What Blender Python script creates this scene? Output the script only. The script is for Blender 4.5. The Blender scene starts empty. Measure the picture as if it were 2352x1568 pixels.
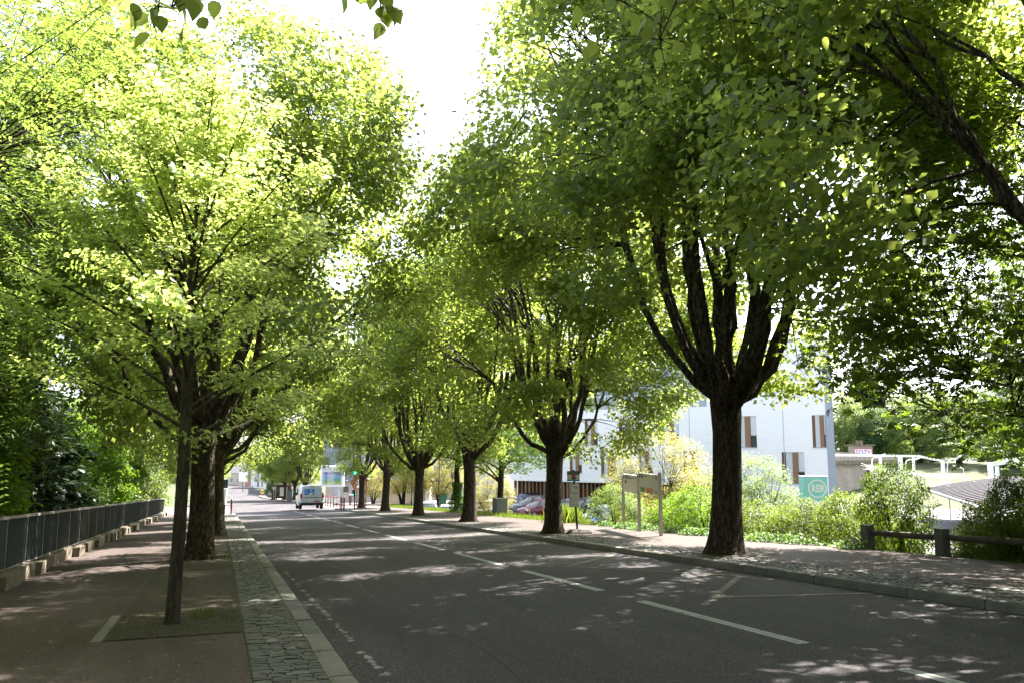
import bpy, math, random
import numpy as np
from mathutils import Matrix, Vector
PI = math.pi
rnd = random.Random(7)
sc = bpy.context.scene
COL = sc.collection

# ------------------------------------------------------------------ camera
F_PX = 1900.0                    # focal length for a picture 2352 px wide
PX0, PY0 = 1176.0, 784.0
EYE = 1.55
PSI = math.radians(19.2383)      # heading, right of the road
PITCH = math.radians(7.3773)
SL = 0.0475832                   # the road falls away at 4.76 %
FW = np.array([math.sin(PSI)*math.cos(PITCH), math.cos(PSI)*math.cos(PITCH), math.sin(PITCH)])
RT = np.array([math.cos(PSI), -math.sin(PSI), 0.0])
UP = np.cross(RT, FW)
CAM = np.array([0.0, 0.0, EYE])
cd = bpy.data.cameras.new('camera')
cam = bpy.data.objects.new('camera', cd); COL.objects.link(cam)
cam.matrix_world = Matrix(((RT[0], UP[0], -FW[0], 0), (RT[1], UP[1], -FW[1], 0), (RT[2], UP[2], -FW[2], EYE), (0, 0, 0, 1)))
cd.sensor_width = 36.0; cd.lens = F_PX/2352*36
cd.clip_start = 0.05; cd.clip_end = 3000
sc.camera = cam

# ------------------------------------------------------------------ light
SUN_AZ, SUN_EL = math.radians(66), math.radians(50)
w = bpy.data.worlds.new('World'); sc.world = w; w.use_nodes = True
nt = w.node_tree; nt.nodes.clear()
so = nt.nodes.new('ShaderNodeOutputWorld'); bg = nt.nodes.new('ShaderNodeBackground'); sk = nt.nodes.new('ShaderNodeTexSky')
sk.sky_type = 'NISHITA'; sk.sun_disc = False; sk.sun_elevation = SUN_EL; sk.sun_rotation = SUN_AZ
sk.air_density = 0.8; sk.dust_density = 2.0; sk.ozone_density = 0.6; sk.altitude = 80
bg.inputs[1].default_value = 0.094
hs = nt.nodes.new('ShaderNodeHueSaturation'); hs.inputs['Saturation'].default_value = 0.5
nt.links.new(sk.outputs[0], hs.inputs['Color']); nt.links.new(hs.outputs[0], bg.inputs[0]); nt.links.new(bg.outputs[0], so.inputs[0])
sd = bpy.data.lights.new('sun', 'SUN'); sd.energy = 4.4; sd.angle = math.radians(0.53); sd.color = (1.0, 0.95, 0.87)
sun = bpy.data.objects.new('sun', sd); COL.objects.link(sun)
sv = Vector((math.sin(SUN_AZ)*math.cos(SUN_EL), math.cos(SUN_AZ)*math.cos(SUN_EL), math.sin(SUN_EL)))
sun.rotation_euler = sv.to_track_quat('Z', 'Y').to_euler(); sun.location = (0, 0, 60)
sc.view_settings.view_transform = 'Standard'; sc.view_settings.look = 'None'
sc.view_settings.gamma = 1.0; sc.view_settings.use_curve_mapping = False
sc.view_settings.exposure = 3.0
sc.render.engine = 'CYCLES'
sc.cycles.max_bounces = 10; sc.cycles.diffuse_bounces = 4; sc.cycles.transmission_bounces = 6; sc.cycles.glossy_bounces = 3
sc.cycles.caustics_reflective = False; sc.cycles.caustics_refractive = False
sc.cycles.sample_clamp_indirect = 6.0

# ------------------------------------------------------------------ helpers
def zr(y):
    """height of the road"""
    return -SL*min(y, 205.0) if y < 195 else -SL*(195+10*(1-math.exp(-(y-195)/10)))
def ray(px, py): return FW+(px-PX0)/F_PX*RT-(py-PY0)/F_PX*UP
def at(px, py, h=0.0, flat=None):
    d = ray(px, py)
    t = (h-EYE)/(d[2]+SL*d[1]) if flat is None else (flat-EYE)/d[2]
    return CAM+t*d
def atd(px, py, depth): return CAM+depth*ray(px, py)

def tag(o, label=None, cat=None, group=None, kind=None):
    if label: o['label'] = label
    if cat: o['category'] = cat
    if group: o['group'] = group
    if kind: o['kind'] = kind
    return o
def thing(name, label, cat, loc=(0, 0, 0), rz=0.0, group=None):
    o = bpy.data.objects.new(name, None); COL.objects.link(o)
    o.empty_display_size = 0.2
    o.location = loc; o.rotation_euler = (0, 0, rz)
    return tag(o, label, cat, group)
def copy_tree(o, parent=None):
    c = o.copy(); COL.objects.link(c)
    if parent: c.parent = parent
    for ch in list(o.children): copy_tree(ch, c)
    return c
def dup(o, loc, rz, label, scale=1.0):
    c = copy_tree(o); c.location = loc; c.rotation_euler = (0, 0, rz); c.scale = (scale,)*3
    c['label'] = label
    return c
def link(name, me, parent=None, loc=None, rot=None, scale=None):
    o = bpy.data.objects.new(name, me); COL.objects.link(o)
    if parent: o.parent = parent
    if loc is not None: o.location = loc
    if rot is not None: o.rotation_euler = rot
    if scale is not None: o.scale = scale
    return o

class MB:
    def __init__(s): s.v = []; s.f = []
    def quad(s, *p):
        n = len(s.v); s.v += [tuple(q) for q in p]; s.f.append(tuple(range(n, n+len(p)))); return s
    def box(s, x0, x1, y0, y1, z0, z1, M=None):
        n = len(s.v)
        P = [(x0, y0, z0), (x1, y0, z0), (x1, y1, z0), (x0, y1, z0), (x0, y0, z1), (x1, y0, z1), (x1, y1, z1), (x0, y1, z1)]
        if M is not None: P = [tuple(M @ Vector(p)) for p in P]
        s.v += P
        for q in ((0, 3, 2, 1), (4, 5, 6, 7), (0, 1, 5, 4), (1, 2, 6, 5), (2, 3, 7, 6), (3, 0, 4, 7)): s.f.append(tuple(n+i for i in q))
        return s
    def bar(s, a, b, wx, wz, upv=(0, 0, 1)):
        """a box-section bar from a to b"""
        a = Vector(a); b = Vector(b); d = (b-a).normalized(); u = Vector(upv)
        sd_ = d.cross(u)
        if sd_.length < 1e-4: sd_ = d.cross(Vector((0, 1, 0)))
        sd_.normalize(); u = sd_.cross(d)
        n = len(s.v)
        for c in (a, b):
            for i, j in ((-1, -1), (1, -1), (1, 1), (-1, 1)): s.v.append(tuple(c+sd_*(i*wx/2)+u*(j*wz/2)))
        for q in ((0, 1, 2, 3), (7, 6, 5, 4), (0, 4, 5, 1), (1, 5, 6, 2), (2, 6, 7, 3), (3, 7, 4, 0)): s.f.append(tuple(n+i for i in q))
        return s
    def tube(s, pts, rad, n=10, cap=True):
        pts = [Vector(p) for p in pts]
        if not hasattr(rad, '__len__'): rad = [rad]*len(pts)
        base = len(s.v)
        for i, p in enumerate(pts):
            d = (pts[min(i+1, len(pts)-1)]-pts[max(i-1, 0)]).normalized()
            a = d.cross(Vector((0, 0, 1)) if abs(d.z) < 0.95 else Vector((0, 1, 0))).normalized(); b = d.cross(a)
            for k in range(n):
                t = 2*PI*k/n; s.v.append(tuple(p+a*(rad[i]*math.cos(t))+b*(rad[i]*math.sin(t))))
        for i in range(len(pts)-1):
            for k in range(n):
                k2 = (k+1) % n; s.f.append((base+i*n+k, base+i*n+k2, base+(i+1)*n+k2, base+(i+1)*n+k))
        if cap:
            s.f.append(tuple(base+k for k in reversed(range(n)))); e = base+(len(pts)-1)*n; s.f.append(tuple(e+k for k in range(n)))
        return s
    def prism(s, poly, axis, a0, a1):
        """poly: 2D outline; axis 'x': (y,z) outline pushed along x; 'y': (x,z); 'z': (x,y)"""
        n = len(s.v); m = len(poly)
        def P(q, a): return (a, q[0], q[1]) if axis == 'x' else ((q[0], a, q[1]) if axis == 'y' else (q[0], q[1], a))
        s.v += [P(q, a0) for q in poly]+[P(q, a1) for q in poly]
        s.f.append(tuple(range(n, n+m))); s.f.append(tuple(reversed(range(n+m, n+2*m))))
        for i in range(m): j = (i+1) % m; s.f.append((n+i, n+m+i, n+m+j, n+j))
        return s
    def loft(s, rings, caps=True):
        n = len(s.v); m = len(rings[0])
        for r in rings: s.v += [tuple(p) for p in r]
        for i in range(len(rings)-1):
            for k in range(m): k2 = (k+1) % m; s.f.append((n+i*m+k, n+i*m+k2, n+(i+1)*m+k2, n+(i+1)*m+k))
        if caps: s.f.append(tuple(n+k for k in reversed(range(m)))); e = n+(len(rings)-1)*m; s.f.append(tuple(e+k for k in range(m)))
        return s
    def mesh(s, name, mat, smooth=False, bevel=0.0):
        import bmesh
        me = bpy.data.meshes.new(name); me.from_pydata(s.v, [], s.f)
        bm = bmesh.new(); bm.from_mesh(me)
        bmesh.ops.recalc_face_normals(bm, faces=bm.faces)
        if bevel: bmesh.ops.bevel(bm, geom=[e for e in bm.edges if len(e.link_faces) == 2 and e.calc_face_angle(0) > 0.6], offset=bevel, segments=2, affect='EDGES', profile=0.6)
        bm.to_mesh(me); bm.free()
        me.materials.append(mat)
        if smooth:
            me.shade_smooth()
            me.set_sharp_from_angle(angle=math.radians(38))
        return me
    def build(s, name, mat, parent=None, smooth=False, bevel=0.0, loc=None, rot=None):
        return link(name, s.mesh(name, mat, smooth, bevel), parent, loc, rot)

# ------------------------------------------------------------------ materials
def nodes_of(name):
    m = bpy.data.materials.new(name); m.use_nodes = True
    t = m.node_tree; b = t.nodes['Principled BSDF']
    return m, t, b
def pmat(name, col, rough=0.6, var=0.0, scale=5.0, col2=None, bump=0.0, bscale=None, spec=0.4, metal=0.0, stretch=None, emit=None, fine=0.0, fscale=120.0):
    """a principled material whose colour wanders between col and col2 (or darker col) with two noises"""
    m, t, b = nodes_of(name)
    b.inputs['Roughness'].default_value = rough; b.inputs['Specular IOR Level'].default_value = spec; b.inputs['Metallic'].default_value = metal
    b.inputs['Base Color'].default_value = (*col, 1)
    if var or bump or fine:
        tc = t.nodes.new('ShaderNodeTexCoord'); mp = t.nodes.new('ShaderNodeMapping')
        if stretch: mp.inputs['Scale'].default_value = stretch
        t.links.new(tc.outputs['Object'], mp.inputs[0])
        out = None
        if var:
            n = t.nodes.new('ShaderNodeTexNoise'); n.inputs['Scale'].default_value = scale; n.inputs['Detail'].default_value = 6; n.inputs['Roughness'].default_value = 0.65
            t.links.new(mp.outputs[0], n.inputs[0])
            r = t.nodes.new('ShaderNodeValToRGB'); r.color_ramp.elements[0].position = 0.32; r.color_ramp.elements[1].position = 0.68
            c2 = col2 if col2 else tuple(c*(1-var) for c in col)
            r.color_ramp.elements[0].color = (*c2, 1); r.color_ramp.elements[1].color = (*col, 1)
            t.links.new(n.outputs[0], r.inputs[0]); out = r.outputs[0]
        if fine:
            n2 = t.nodes.new('ShaderNodeTexNoise'); n2.inputs['Scale'].default_value = fscale; n2.inputs['Detail'].default_value = 2
            t.links.new(mp.outputs[0], n2.inputs[0])
            mr = t.nodes.new('ShaderNodeMapRange'); mr.inputs[1].default_value = 0.3; mr.inputs[2].default_value = 0.7; mr.inputs[3].default_value = 1-fine; mr.inputs[4].default_value = 1+fine
            t.links.new(n2.outputs[0], mr.inputs[0])
            mx = t.nodes.new('ShaderNodeVectorMath'); mx.operation = 'SCALE'
            if out: t.links.new(out, mx.inputs[0])
            else: mx.inputs[0].default_value = col
            t.links.new(mr.outputs[0], mx.inputs['Scale']); out = mx.outputs[0]
        if out: t.links.new(out, b.inputs['Base Color'])
        if bump:
            n3 = t.nodes.new('ShaderNodeTexNoise'); n3.inputs['Scale'].default_value = bscale or scale*3; n3.inputs['Detail'].default_value = 5
            t.links.new(mp.outputs[0], n3.inputs[0])
            bp = t.nodes.new('ShaderNodeBump'); bp.inputs['Strength'].default_value = bump; bp.inputs['Distance'].default_value = 0.02
            t.links.new(n3.outputs[0], bp.inputs['Height']); t.links.new(bp.outputs[0], b.inputs['Normal'])
    if emit:
        b.inputs['Emission Color'].default_value = (*col, 1); b.inputs['Emission Strength'].default_value = emit
    return m
def leafmat(name, lo, hi, tr, mixf=0.45, rough=0.5, spec=0.35):
    """leaf: reflects lo..hi (one value per leaf), lets tr through"""
    m = bpy.data.materials.new(name); m.use_nodes = True; t = m.node_tree; t.nodes.clear()
    o = t.nodes.new('ShaderNodeOutputMaterial'); p = t.nodes.new('ShaderNodeBsdfPrincipled'); q = t.nodes.new('ShaderNodeBsdfTranslucent'); mx = t.nodes.new('ShaderNodeMixShader')
    a = t.nodes.new('ShaderNodeAttribute'); a.attribute_name = 'tint'
    r = t.nodes.new('ShaderNodeValToRGB'); r.color_ramp.elements[0].color = (*lo, 1); r.color_ramp.elements[1].color = (*hi, 1)
    t.links.new(a.outputs['Fac'], r.inputs[0]); t.links.new(r.outputs[0], p.inputs['Base Color'])
    p.inputs['Roughness'].default_value = rough; p.inputs['Specular IOR Level'].default_value = spec
    r2 = t.nodes.new('ShaderNodeValToRGB'); r2.color_ramp.elements[0].color = (*[c*0.8 for c in tr], 1); r2.color_ramp.elements[1].color = (*[min(1, c*1.15) for c in tr], 1)
    t.links.new(a.outputs['Fac'], r2.inputs[0]); t.links.new(r2.outputs[0], q.inputs['Color'])
    mx.inputs[0].default_value = mixf
    t.links.new(p.outputs[0], mx.inputs[1]); t.links.new(q.outputs[0], mx.inputs[2]); t.links.new(mx.outputs[0], o.inputs[0])
    return m
M = {}
M['lime'] = leafmat('lime_leaf', (0.06, 0.112, 0.034), (0.11, 0.17, 0.052), (0.48, 0.58, 0.10), .5)
M['lime_young'] = leafmat('young_lime_leaf', (0.13, 0.20, 0.06), (0.20, 0.28, 0.10), (0.64, 0.74, 0.20), 0.55, rough=0.4)
M['robinia'] = leafmat('robinia_leaf', (0.055, 0.10, 0.022), (0.095, 0.145, 0.032), (0.26, 0.36, 0.06))
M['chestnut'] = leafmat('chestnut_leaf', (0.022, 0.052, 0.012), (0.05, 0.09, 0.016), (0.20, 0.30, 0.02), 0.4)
M['maple'] = leafmat('maple_leaf', (0.04, 0.10, 0.012), (0.09, 0.17, 0.02), (0.26, 0.42, 0.02))
M['gold'] = leafmat('golden_leaf', (0.20, 0.18, 0.035), (0.32, 0.29, 0.07), (0.42, 0.40, 0.08))
M['shrub'] = leafmat('shrub_leaf', (0.03, 0.065, 0.012), (0.085, 0.13, 0.02), (0.22, 0.29, 0.022))
M['ivy'] = leafmat('ivy_leaf', (0.03, 0.09, 0.015), (0.10, 0.18, 0.03), (0.20, 0.34, 0.03), 0.35)
M['conifer'] = leafmat('conifer_needle', (0.014, 0.03, 0.014), (0.03, 0.055, 0.022), (0.04, 0.07, 0.02), 0.2)
M['grass'] = leafmat('grass_blade', (0.045, 0.085, 0.012), (0.10, 0.14, 0.025), (0.20, 0.27, 0.03))
M['far_leaf'] = leafmat('far_leaf', (0.09, 0.15, 0.045), (0.16, 0.23, 0.08), (0.34, 0.44, 0.09))
M['far_dark'] = leafmat('far_dark_leaf', (0.03, 0.075, 0.03), (0.06, 0.12, 0.04), (0.14, 0.24, 0.05))

def barkmat(name, low, high, zc, moss=None, crack=.35):
    """bark: dark furrowed lower trunk, smoother paler bark above the fork"""
    m, t, b = nodes_of(name); b.inputs['Roughness'].default_value = 0.9; b.inputs['Specular IOR Level'].default_value = 0.15
    tc = t.nodes.new('ShaderNodeTexCoord'); mp = t.nodes.new('ShaderNodeMapping'); mp.inputs['Scale'].default_value = (1, 1, 0.16)
    t.links.new(tc.outputs['Object'], mp.inputs[0])
    n = t.nodes.new('ShaderNodeTexNoise'); n.inputs['Scale'].default_value = 17; n.inputs['Detail'].default_value = 6; n.inputs['Roughness'].default_value = 0.7
    t.links.new(mp.outputs[0], n.inputs[0])
    n1 = t.nodes.new('ShaderNodeTexNoise'); n1.inputs['Scale'].default_value = 2.5; n1.inputs['Detail'].default_value = 4
    t.links.new(tc.outputs['Object'], n1.inputs[0])
    sx = t.nodes.new('ShaderNodeSeparateXYZ'); t.links.new(tc.outputs['Object'], sx.inputs[0])
    ad = t.nodes.new('ShaderNodeMath'); ad.operation = 'MULTIPLY_ADD'; ad.inputs[1].default_value = 2.2
    t.links.new(n1.outputs[0], ad.inputs[0]); t.links.new(sx.outputs[2], ad.inputs[2])
    mr = t.nodes.new('ShaderNodeMapRange'); mr.inputs[1].default_value = zc+0.5; mr.inputs[2].default_value = zc+1.7; t.links.new(ad.outputs[0], mr.inputs[0])
    def ramp(c):
        r = t.nodes.new('ShaderNodeValToRGB'); r.color_ramp.elements[0].position = 0.36; r.color_ramp.elements[1].position = 0.66
        r.color_ramp.elements[0].color = (*[v*0.45 for v in c], 1); r.color_ramp.elements[1].color = (*[v*1.35 for v in c], 1)
        t.links.new(n.outputs[0], r.inputs[0]); return r
    ra, rb = ramp(low), ramp(high)
    mx = t.nodes.new('ShaderNodeMix'); mx.data_type = 'RGBA'
    t.links.new(mr.outputs[0], mx.inputs['Factor']); t.links.new(ra.outputs[0], mx.inputs['A']); t.links.new(rb.outputs[0], mx.inputs['B'])
    last = mx.outputs['Result']
    if moss:
        mr2 = t.nodes.new('ShaderNodeMapRange'); mr2.inputs[1].default_value = 0.5; mr2.inputs[2].default_value = 0.62; mr2.inputs[4].default_value = 0.75
        n2 = t.nodes.new('ShaderNodeTexNoise'); n2.inputs['Scale'].default_value = 6; n2.inputs['Detail'].default_value = 7; n2.inputs['Roughness'].default_value = 0.75
        t.links.new(tc.outputs['Object'], n2.inputs[0]); t.links.new(n2.outputs[0], mr2.inputs[0])
        m2 = t.nodes.new('ShaderNodeMix'); m2.data_type = 'RGBA'; m2.inputs['B'].default_value = (*moss, 1)
        t.links.new(mr2.outputs[0], m2.inputs['Factor']); t.links.new(last, m2.inputs['A']); last = m2.outputs['Result']
    vo = t.nodes.new('ShaderNodeTexVoronoi'); vo.feature = 'DISTANCE_TO_EDGE'; vo.inputs['Scale'].default_value = 15
    mp2 = t.nodes.new('ShaderNodeMapping'); mp2.inputs['Scale'].default_value = (1, 1, .22); wn = t.nodes.new('ShaderNodeTexNoise'); wn.inputs['Scale'].default_value = 5
    va = t.nodes.new('ShaderNodeVectorMath'); va.operation = 'MULTIPLY_ADD'; va.inputs[1].default_value = (.16, .16, .3)
    t.links.new(tc.outputs['Object'], wn.inputs[0]); t.links.new(wn.outputs['Color'], va.inputs[0]); t.links.new(tc.outputs['Object'], va.inputs[2]); t.links.new(va.outputs[0], mp2.inputs[0]); t.links.new(mp2.outputs[0], vo.inputs['Vector'])
    cr = t.nodes.new('ShaderNodeMapRange'); cr.inputs[1].default_value = 0.0; cr.inputs[2].default_value = 0.16; cr.inputs[3].default_value = crack; cr.inputs[4].default_value = 1.15; t.links.new(vo.outputs['Distance'], cr.inputs[0])
    ml = t.nodes.new('ShaderNodeVectorMath'); ml.operation = 'SCALE'; t.links.new(last, ml.inputs[0]); t.links.new(cr.outputs[0], ml.inputs['Scale']); t.links.new(ml.outputs[0], b.inputs['Base Color'])
    hm = t.nodes.new('ShaderNodeMath'); hm.operation = 'MULTIPLY_ADD'; hm.inputs[1].default_value = .5; t.links.new(n.outputs[0], hm.inputs[0]); t.links.new(cr.outputs[0], hm.inputs[2])
    bp = t.nodes.new('ShaderNodeBump'); bp.inputs['Strength'].default_value = 1.0; bp.inputs['Distance'].default_value = 0.03
    t.links.new(hm.outputs[0], bp.inputs['Height']); t.links.new(bp.outputs[0], b.inputs['Normal'])
    return m
M['bark'] = barkmat('lime_bark', (0.062, 0.048, 0.034), (0.105, 0.09, 0.072), 3.1)
M['bark_moss'] = barkmat('mossy_bark', (0.075, 0.057, 0.038), (0.10, 0.085, 0.07), 3.1, (0.10, 0.085, 0.022))
M['bark_young'] = barkmat('young_bark', (0.06, 0.05, 0.04), (0.07, 0.058, 0.045), 1.6, crack=.85)
M['bark_dark'] = barkmat('dark_bark', (0.05, 0.04, 0.03), (0.06, 0.05, 0.038), 2.0)

def asphalt(name, col, speck, fs=260.0, patch=0.34):
    m, t, b = nodes_of(name); b.inputs['Roughness'].default_value = 0.85; b.inputs['Specular IOR Level'].default_value = 0.25
    tc = t.nodes.new('ShaderNodeTexCoord')
    n = t.nodes.new('ShaderNodeTexNoise'); n.inputs['Scale'].default_value = 0.35; n.inputs['Detail'].default_value = 8; n.inputs['Roughness'].default_value = 0.7
    v = t.nodes.new('ShaderNodeTexVoronoi'); v.inputs['Scale'].default_value = fs
    v2 = t.nodes.new('ShaderNodeTexNoise'); v2.inputs['Scale'].default_value = 38; v2.inputs['Detail'].default_value = 5
    for q in (n, v, v2): t.links.new(tc.outputs['Object'], q.inputs[0])
    mpt = t.nodes.new('ShaderNodeMapping'); mpt.inputs['Scale'].default_value = (2.2, .22, 1); t.links.new(tc.outputs['Object'], mpt.inputs[0]); t.links.new(mpt.outputs[0], n.inputs[0])
    mr = t.nodes.new('ShaderNodeMapRange'); mr.inputs[1].default_value = 0.3; mr.inputs[2].default_value = 0.7; mr.inputs[3].default_value = 1-patch; mr.inputs[4].default_value = 1+patch
    t.links.new(n.outputs[0], mr.inputs[0])
    sp = t.nodes.new('ShaderNodeSeparateColor'); t.links.new(v.outputs['Color'], sp.inputs[0])
    r = t.nodes.new('ShaderNodeValToRGB'); e = r.color_ramp.elements
    e[0].color = (*[c*0.5 for c in col], 1); e[0].position = 0.1; e[1].color = (*col, 1); e[1].position = 0.55
    x = r.color_ramp.elements.new(0.9); x.color = (*[c*1.25 for c in col], 1); y = r.color_ramp.elements.new(0.97); y.color = (*speck, 1)
    t.links.new(sp.outputs[0], r.inputs[0])
    mr3 = t.nodes.new('ShaderNodeMapRange'); mr3.inputs[1].default_value = 0.3; mr3.inputs[2].default_value = 0.7; mr3.inputs[3].default_value = 0.85; mr3.inputs[4].default_value = 1.12
    t.links.new(v2.outputs[0], mr3.inputs[0])
    mm = t.nodes.new('ShaderNodeMath'); mm.operation = 'MULTIPLY'; t.links.new(mr.outputs[0], mm.inputs[0]); t.links.new(mr3.outputs[0], mm.inputs[1])
    sc_ = t.nodes.new('ShaderNodeVectorMath'); sc_.operation = 'SCALE'; t.links.new(r.outputs[0], sc_.inputs[0]); t.links.new(mm.outputs[0], sc_.inputs['Scale'])
    t.links.new(sc_.outputs[0], b.inputs['Base Color'])
    bp = t.nodes.new('ShaderNodeBump'); bp.inputs['Strength'].default_value = 0.5; bp.inputs['Distance'].default_value = 0.004
    t.links.new(v.outputs['Distance'], bp.inputs['Height']); t.links.new(bp.outputs[0], b.inputs['Normal'])
    return m
M['road'] = asphalt('road_asphalt', (0.047, 0.0405, 0.0445), (0.22, 0.20, 0.20), 170)
M['pave'] = asphalt('red_brown_asphalt', (0.073, 0.053, 0.048), (0.16, 0.145, 0.13), 190)
M['pave_old'] = asphalt('worn_brown_asphalt', (0.060, 0.044, 0.034), (0.15, 0.15, 0.12), 120, 0.35)
M['lot'] = asphalt('parking_asphalt', (0.11, 0.11, 0.115), (0.25, 0.25, 0.25), 120)
M['light_pave'] = asphalt('pale_asphalt', (0.16, 0.14, 0.13), (0.3, 0.28, 0.27), 150)
M['granite'] = pmat('granite_kerb', (0.19, 0.175, 0.155), 0.85, 0.3, 3.0, fine=0.45, fscale=140, bump=0.4, bscale=90)
M['granite2'] = pmat('granite_kerb_grey', (0.15, 0.145, 0.135), 0.85, 0.35, 4.0, fine=0.45, fscale=140, bump=0.4, bscale=90)
M['setts'] = [pmat('sett_%s' % n, c, 0.8, 0.35, 9.0, fine=0.3, fscale=90, bump=0.5, bscale=60) for n, c in (('grey', (0.125, 0.125, 0.112)), ('pale', (0.18, 0.172, 0.15)), ('dark', (0.095, 0.092, 0.085)), ('brown', (0.145, 0.13, 0.108)))]
M['joint'] = pmat('joint_sand', (0.075, 0.07, 0.055), 0.95, 0.5, 14.0, col2=(0.055, 0.065, 0.03), fine=0.3)
M['soil'] = pmat('tree_pit_soil', (0.05, 0.038, 0.024), 0.95, 0.6, 9.0, col2=(0.03, 0.026, 0.014), fine=0.4, fscale=60, bump=0.8, bscale=40)
M['ground'] = pmat('rough_grass_ground', (0.05, 0.07, 0.018), 0.95, 0.5, 0.8, col2=(0.042, 0.04, 0.02), fine=0.3, fscale=20)
M['concrete'] = pmat('old_concrete', (0.20, 0.17, 0.13), 0.9, 0.6, 3.5, col2=(0.075, 0.06, 0.04), fine=0.2, fscale=60, bump=0.4, bscale=30)
M['concrete_pale'] = pmat('pale_concrete', (0.34, 0.30, 0.26), 0.85, 0.35, 1.2, fine=0.08)
M['tar'] = pmat('tar_seam', (0.022, 0.022, 0.024), 0.6)
def paintmat(name, col, under, lo, hi, scale=9.0):
    m, t, b = nodes_of(name); b.inputs['Roughness'].default_value = 0.75
    tc = t.nodes.new('ShaderNodeTexCoord'); n = t.nodes.new('ShaderNodeTexNoise'); n.inputs['Scale'].default_value = scale; n.inputs['Detail'].default_value = 9; n.inputs['Roughness'].default_value = 0.75
    t.links.new(tc.outputs['Object'], n.inputs[0])
    r = t.nodes.new('ShaderNodeValToRGB'); r.color_ramp.elements[0].position = lo; r.color_ramp.elements[1].position = hi
    r.color_ramp.elements[0].color = (*under, 1); r.color_ramp.elements[1].color = (*col, 1)
    t.links.new(n.outputs[0], r.inputs[0]); t.links.new(r.outputs[0], b.inputs['Base Color']); return m
M['white_line'] = paintmat('worn_white_paint', (0.36, 0.37, 0.34), (0.06, 0.055, 0.055), 0.33, 0.47)
M['yellow_line'] = paintmat('worn_yellow_paint', (0.17, 0.15, 0.085), (0.05, 0.045, 0.045), 0.32, 0.62)
M['old_line'] = paintmat('flaking_white_paint', (0.26, 0.265, 0.26), (0.06, 0.055, 0.055), 0.44, 0.54, 14)
M['rail_metal'] = pmat('grey_painted_steel', (0.075, 0.085, 0.088), 0.45, 0.25, 12.0, spec=0.5)
M['rail_top'] = pmat('galvanised_handrail', (0.24, 0.21, 0.19), 0.5, 0.35, 5.0, metal=0.2)
M['steel'] = pmat('brushed_steel', (0.45, 0.43, 0.39), 0.4, 0.15, 8.0, metal=0.6)
M['wood'] = pmat('brown_wood', (0.16, 0.085, 0.045), 0.6, 0.3, 3.0, stretch=(6, 6, 0.4))
M['wood_light'] = pmat('tan_wood', (0.27, 0.16, 0.085), 0.6, 0.3, 3.0, stretch=(6, 6, 0.4))
M['wood_old'] = pmat('weathered_rail_wood', (0.10, 0.085, 0.07), 0.9, 0.5, 4.0, bump=0.5, bscale=20)
M['white'] = pmat('white_paint', (0.78, 0.78, 0.76), 0.5, 0.06, 2.0)
M['offwhite'] = pmat('cream_panel', (0.80, 0.77, 0.73), 0.5, 0.08, 3.0)
M['black'] = pmat('black_plastic', (0.018, 0.018, 0.02), 0.5)
M['rubber'] = pmat('tyre_rubber', (0.02, 0.02, 0.021), 0.8)
M['rim'] = pmat('wheel_rim', (0.35, 0.36, 0.37), 0.35, metal=0.7)
M['glass'] = pmat('dark_glass', (0.02, 0.026, 0.03), 0.06, spec=0.9)
M['pane'] = pmat('window_glass', (0.05, 0.065, 0.075), 0.06, spec=0.9)
M['red_post'] = pmat('burgundy_paint', (0.085, 0.004, 0.012), 0.5)
M['red'] = pmat('red_paint', (0.42, 0.02, 0.02), 0.4)
M['navy'] = pmat('dark_blue_print', (0.02, 0.03, 0.12), 0.5)
M['teal'] = pmat('turquoise_panel', (0.26, 0.62, 0.60), 0.35, 0.1, 2.0)
M['print'] = pmat('dark_print', (0.06, 0.06, 0.07), 0.6)
M['dark_green'] = pmat('dark_green_metal', (0.02, 0.032, 0.03), 0.5)
M['cabinet'] = pmat('grey_green_cabinet', (0.13, 0.14, 0.115), 0.6, 0.25, 4.0)

# ------------------------------------------------------------------ terrain, road, pavements (structure)
def struct(o): o['kind'] = 'structure'; return o
def sstep(a, b, x):
    t = max(0.0, min(1.0, (x-a)/(b-a))); return t*t*(3-2*t)
def terrain(x, y):
    z = zr(y)-0.03
    if x > 12.9:
        low = min(zr(y)-0.05, -4.2)
        k = sstep(12.95, 19.5, x) if y < 84 else sstep(12.95, 40.0, x)
        z = z*(1-k)+low*k
        cx = RT[0]*x+RT[1]*y; d = FW[0]*x+FW[1]*y
        if cx > 20: z += sstep(84, 118, d)*sstep(20, 34, cx)*5.0-0.9*sstep(40, 60, d)*sstep(20, 34, cx)
    elif x < -3.2:
        z -= 1.6*sstep(-3.2, -6.5, x) if False else 1.6*(1-sstep(-6.5, -3.3, x))
    return z
def grid_mesh(name, xs, ys, zf, mat):
    v = [(x, y, zf(x, y)) for y in ys for x in xs]; n = len(xs)
    f = [(j*n+i, j*n+i+1, (j+1)*n+i+1, (j+1)*n+i) for j in range(len(ys)-1) for i in range(n-1)]
    me = bpy.data.meshes.new(name); me.from_pydata(v, [], f); me.materials.append(mat); me.shade_smooth(); return me
xs = [-900, -400, -150, -80, -40, -20, -12, -8, -6.5, -5.5, -4.6, -3.9, -3.3, -2, 0, 4, 9, 12.9, 13.6, 14.4, 15.4, 16.5, 17.7, 19.5, 22, 25, 28, 32, 37, 43, 50, 58, 66, 76, 90, 110, 150, 250, 500, 1200]
ys = [-300, -80, -30, -10]+[i*2.5 for i in range(0, 84)]+[215, 225, 240, 270, 330, 500, 900, 2000]
struct(link('ground', grid_mesh('ground', xs, ys, lambda x, y: terrain(x, y)-(0.06 if -3.4 < x < 12.95 else 0), M['ground'])))
ysr = [-20, -5]+[i*4.0 for i in range(0, 52)]+[210, 220, 240, 300, 420]
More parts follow.
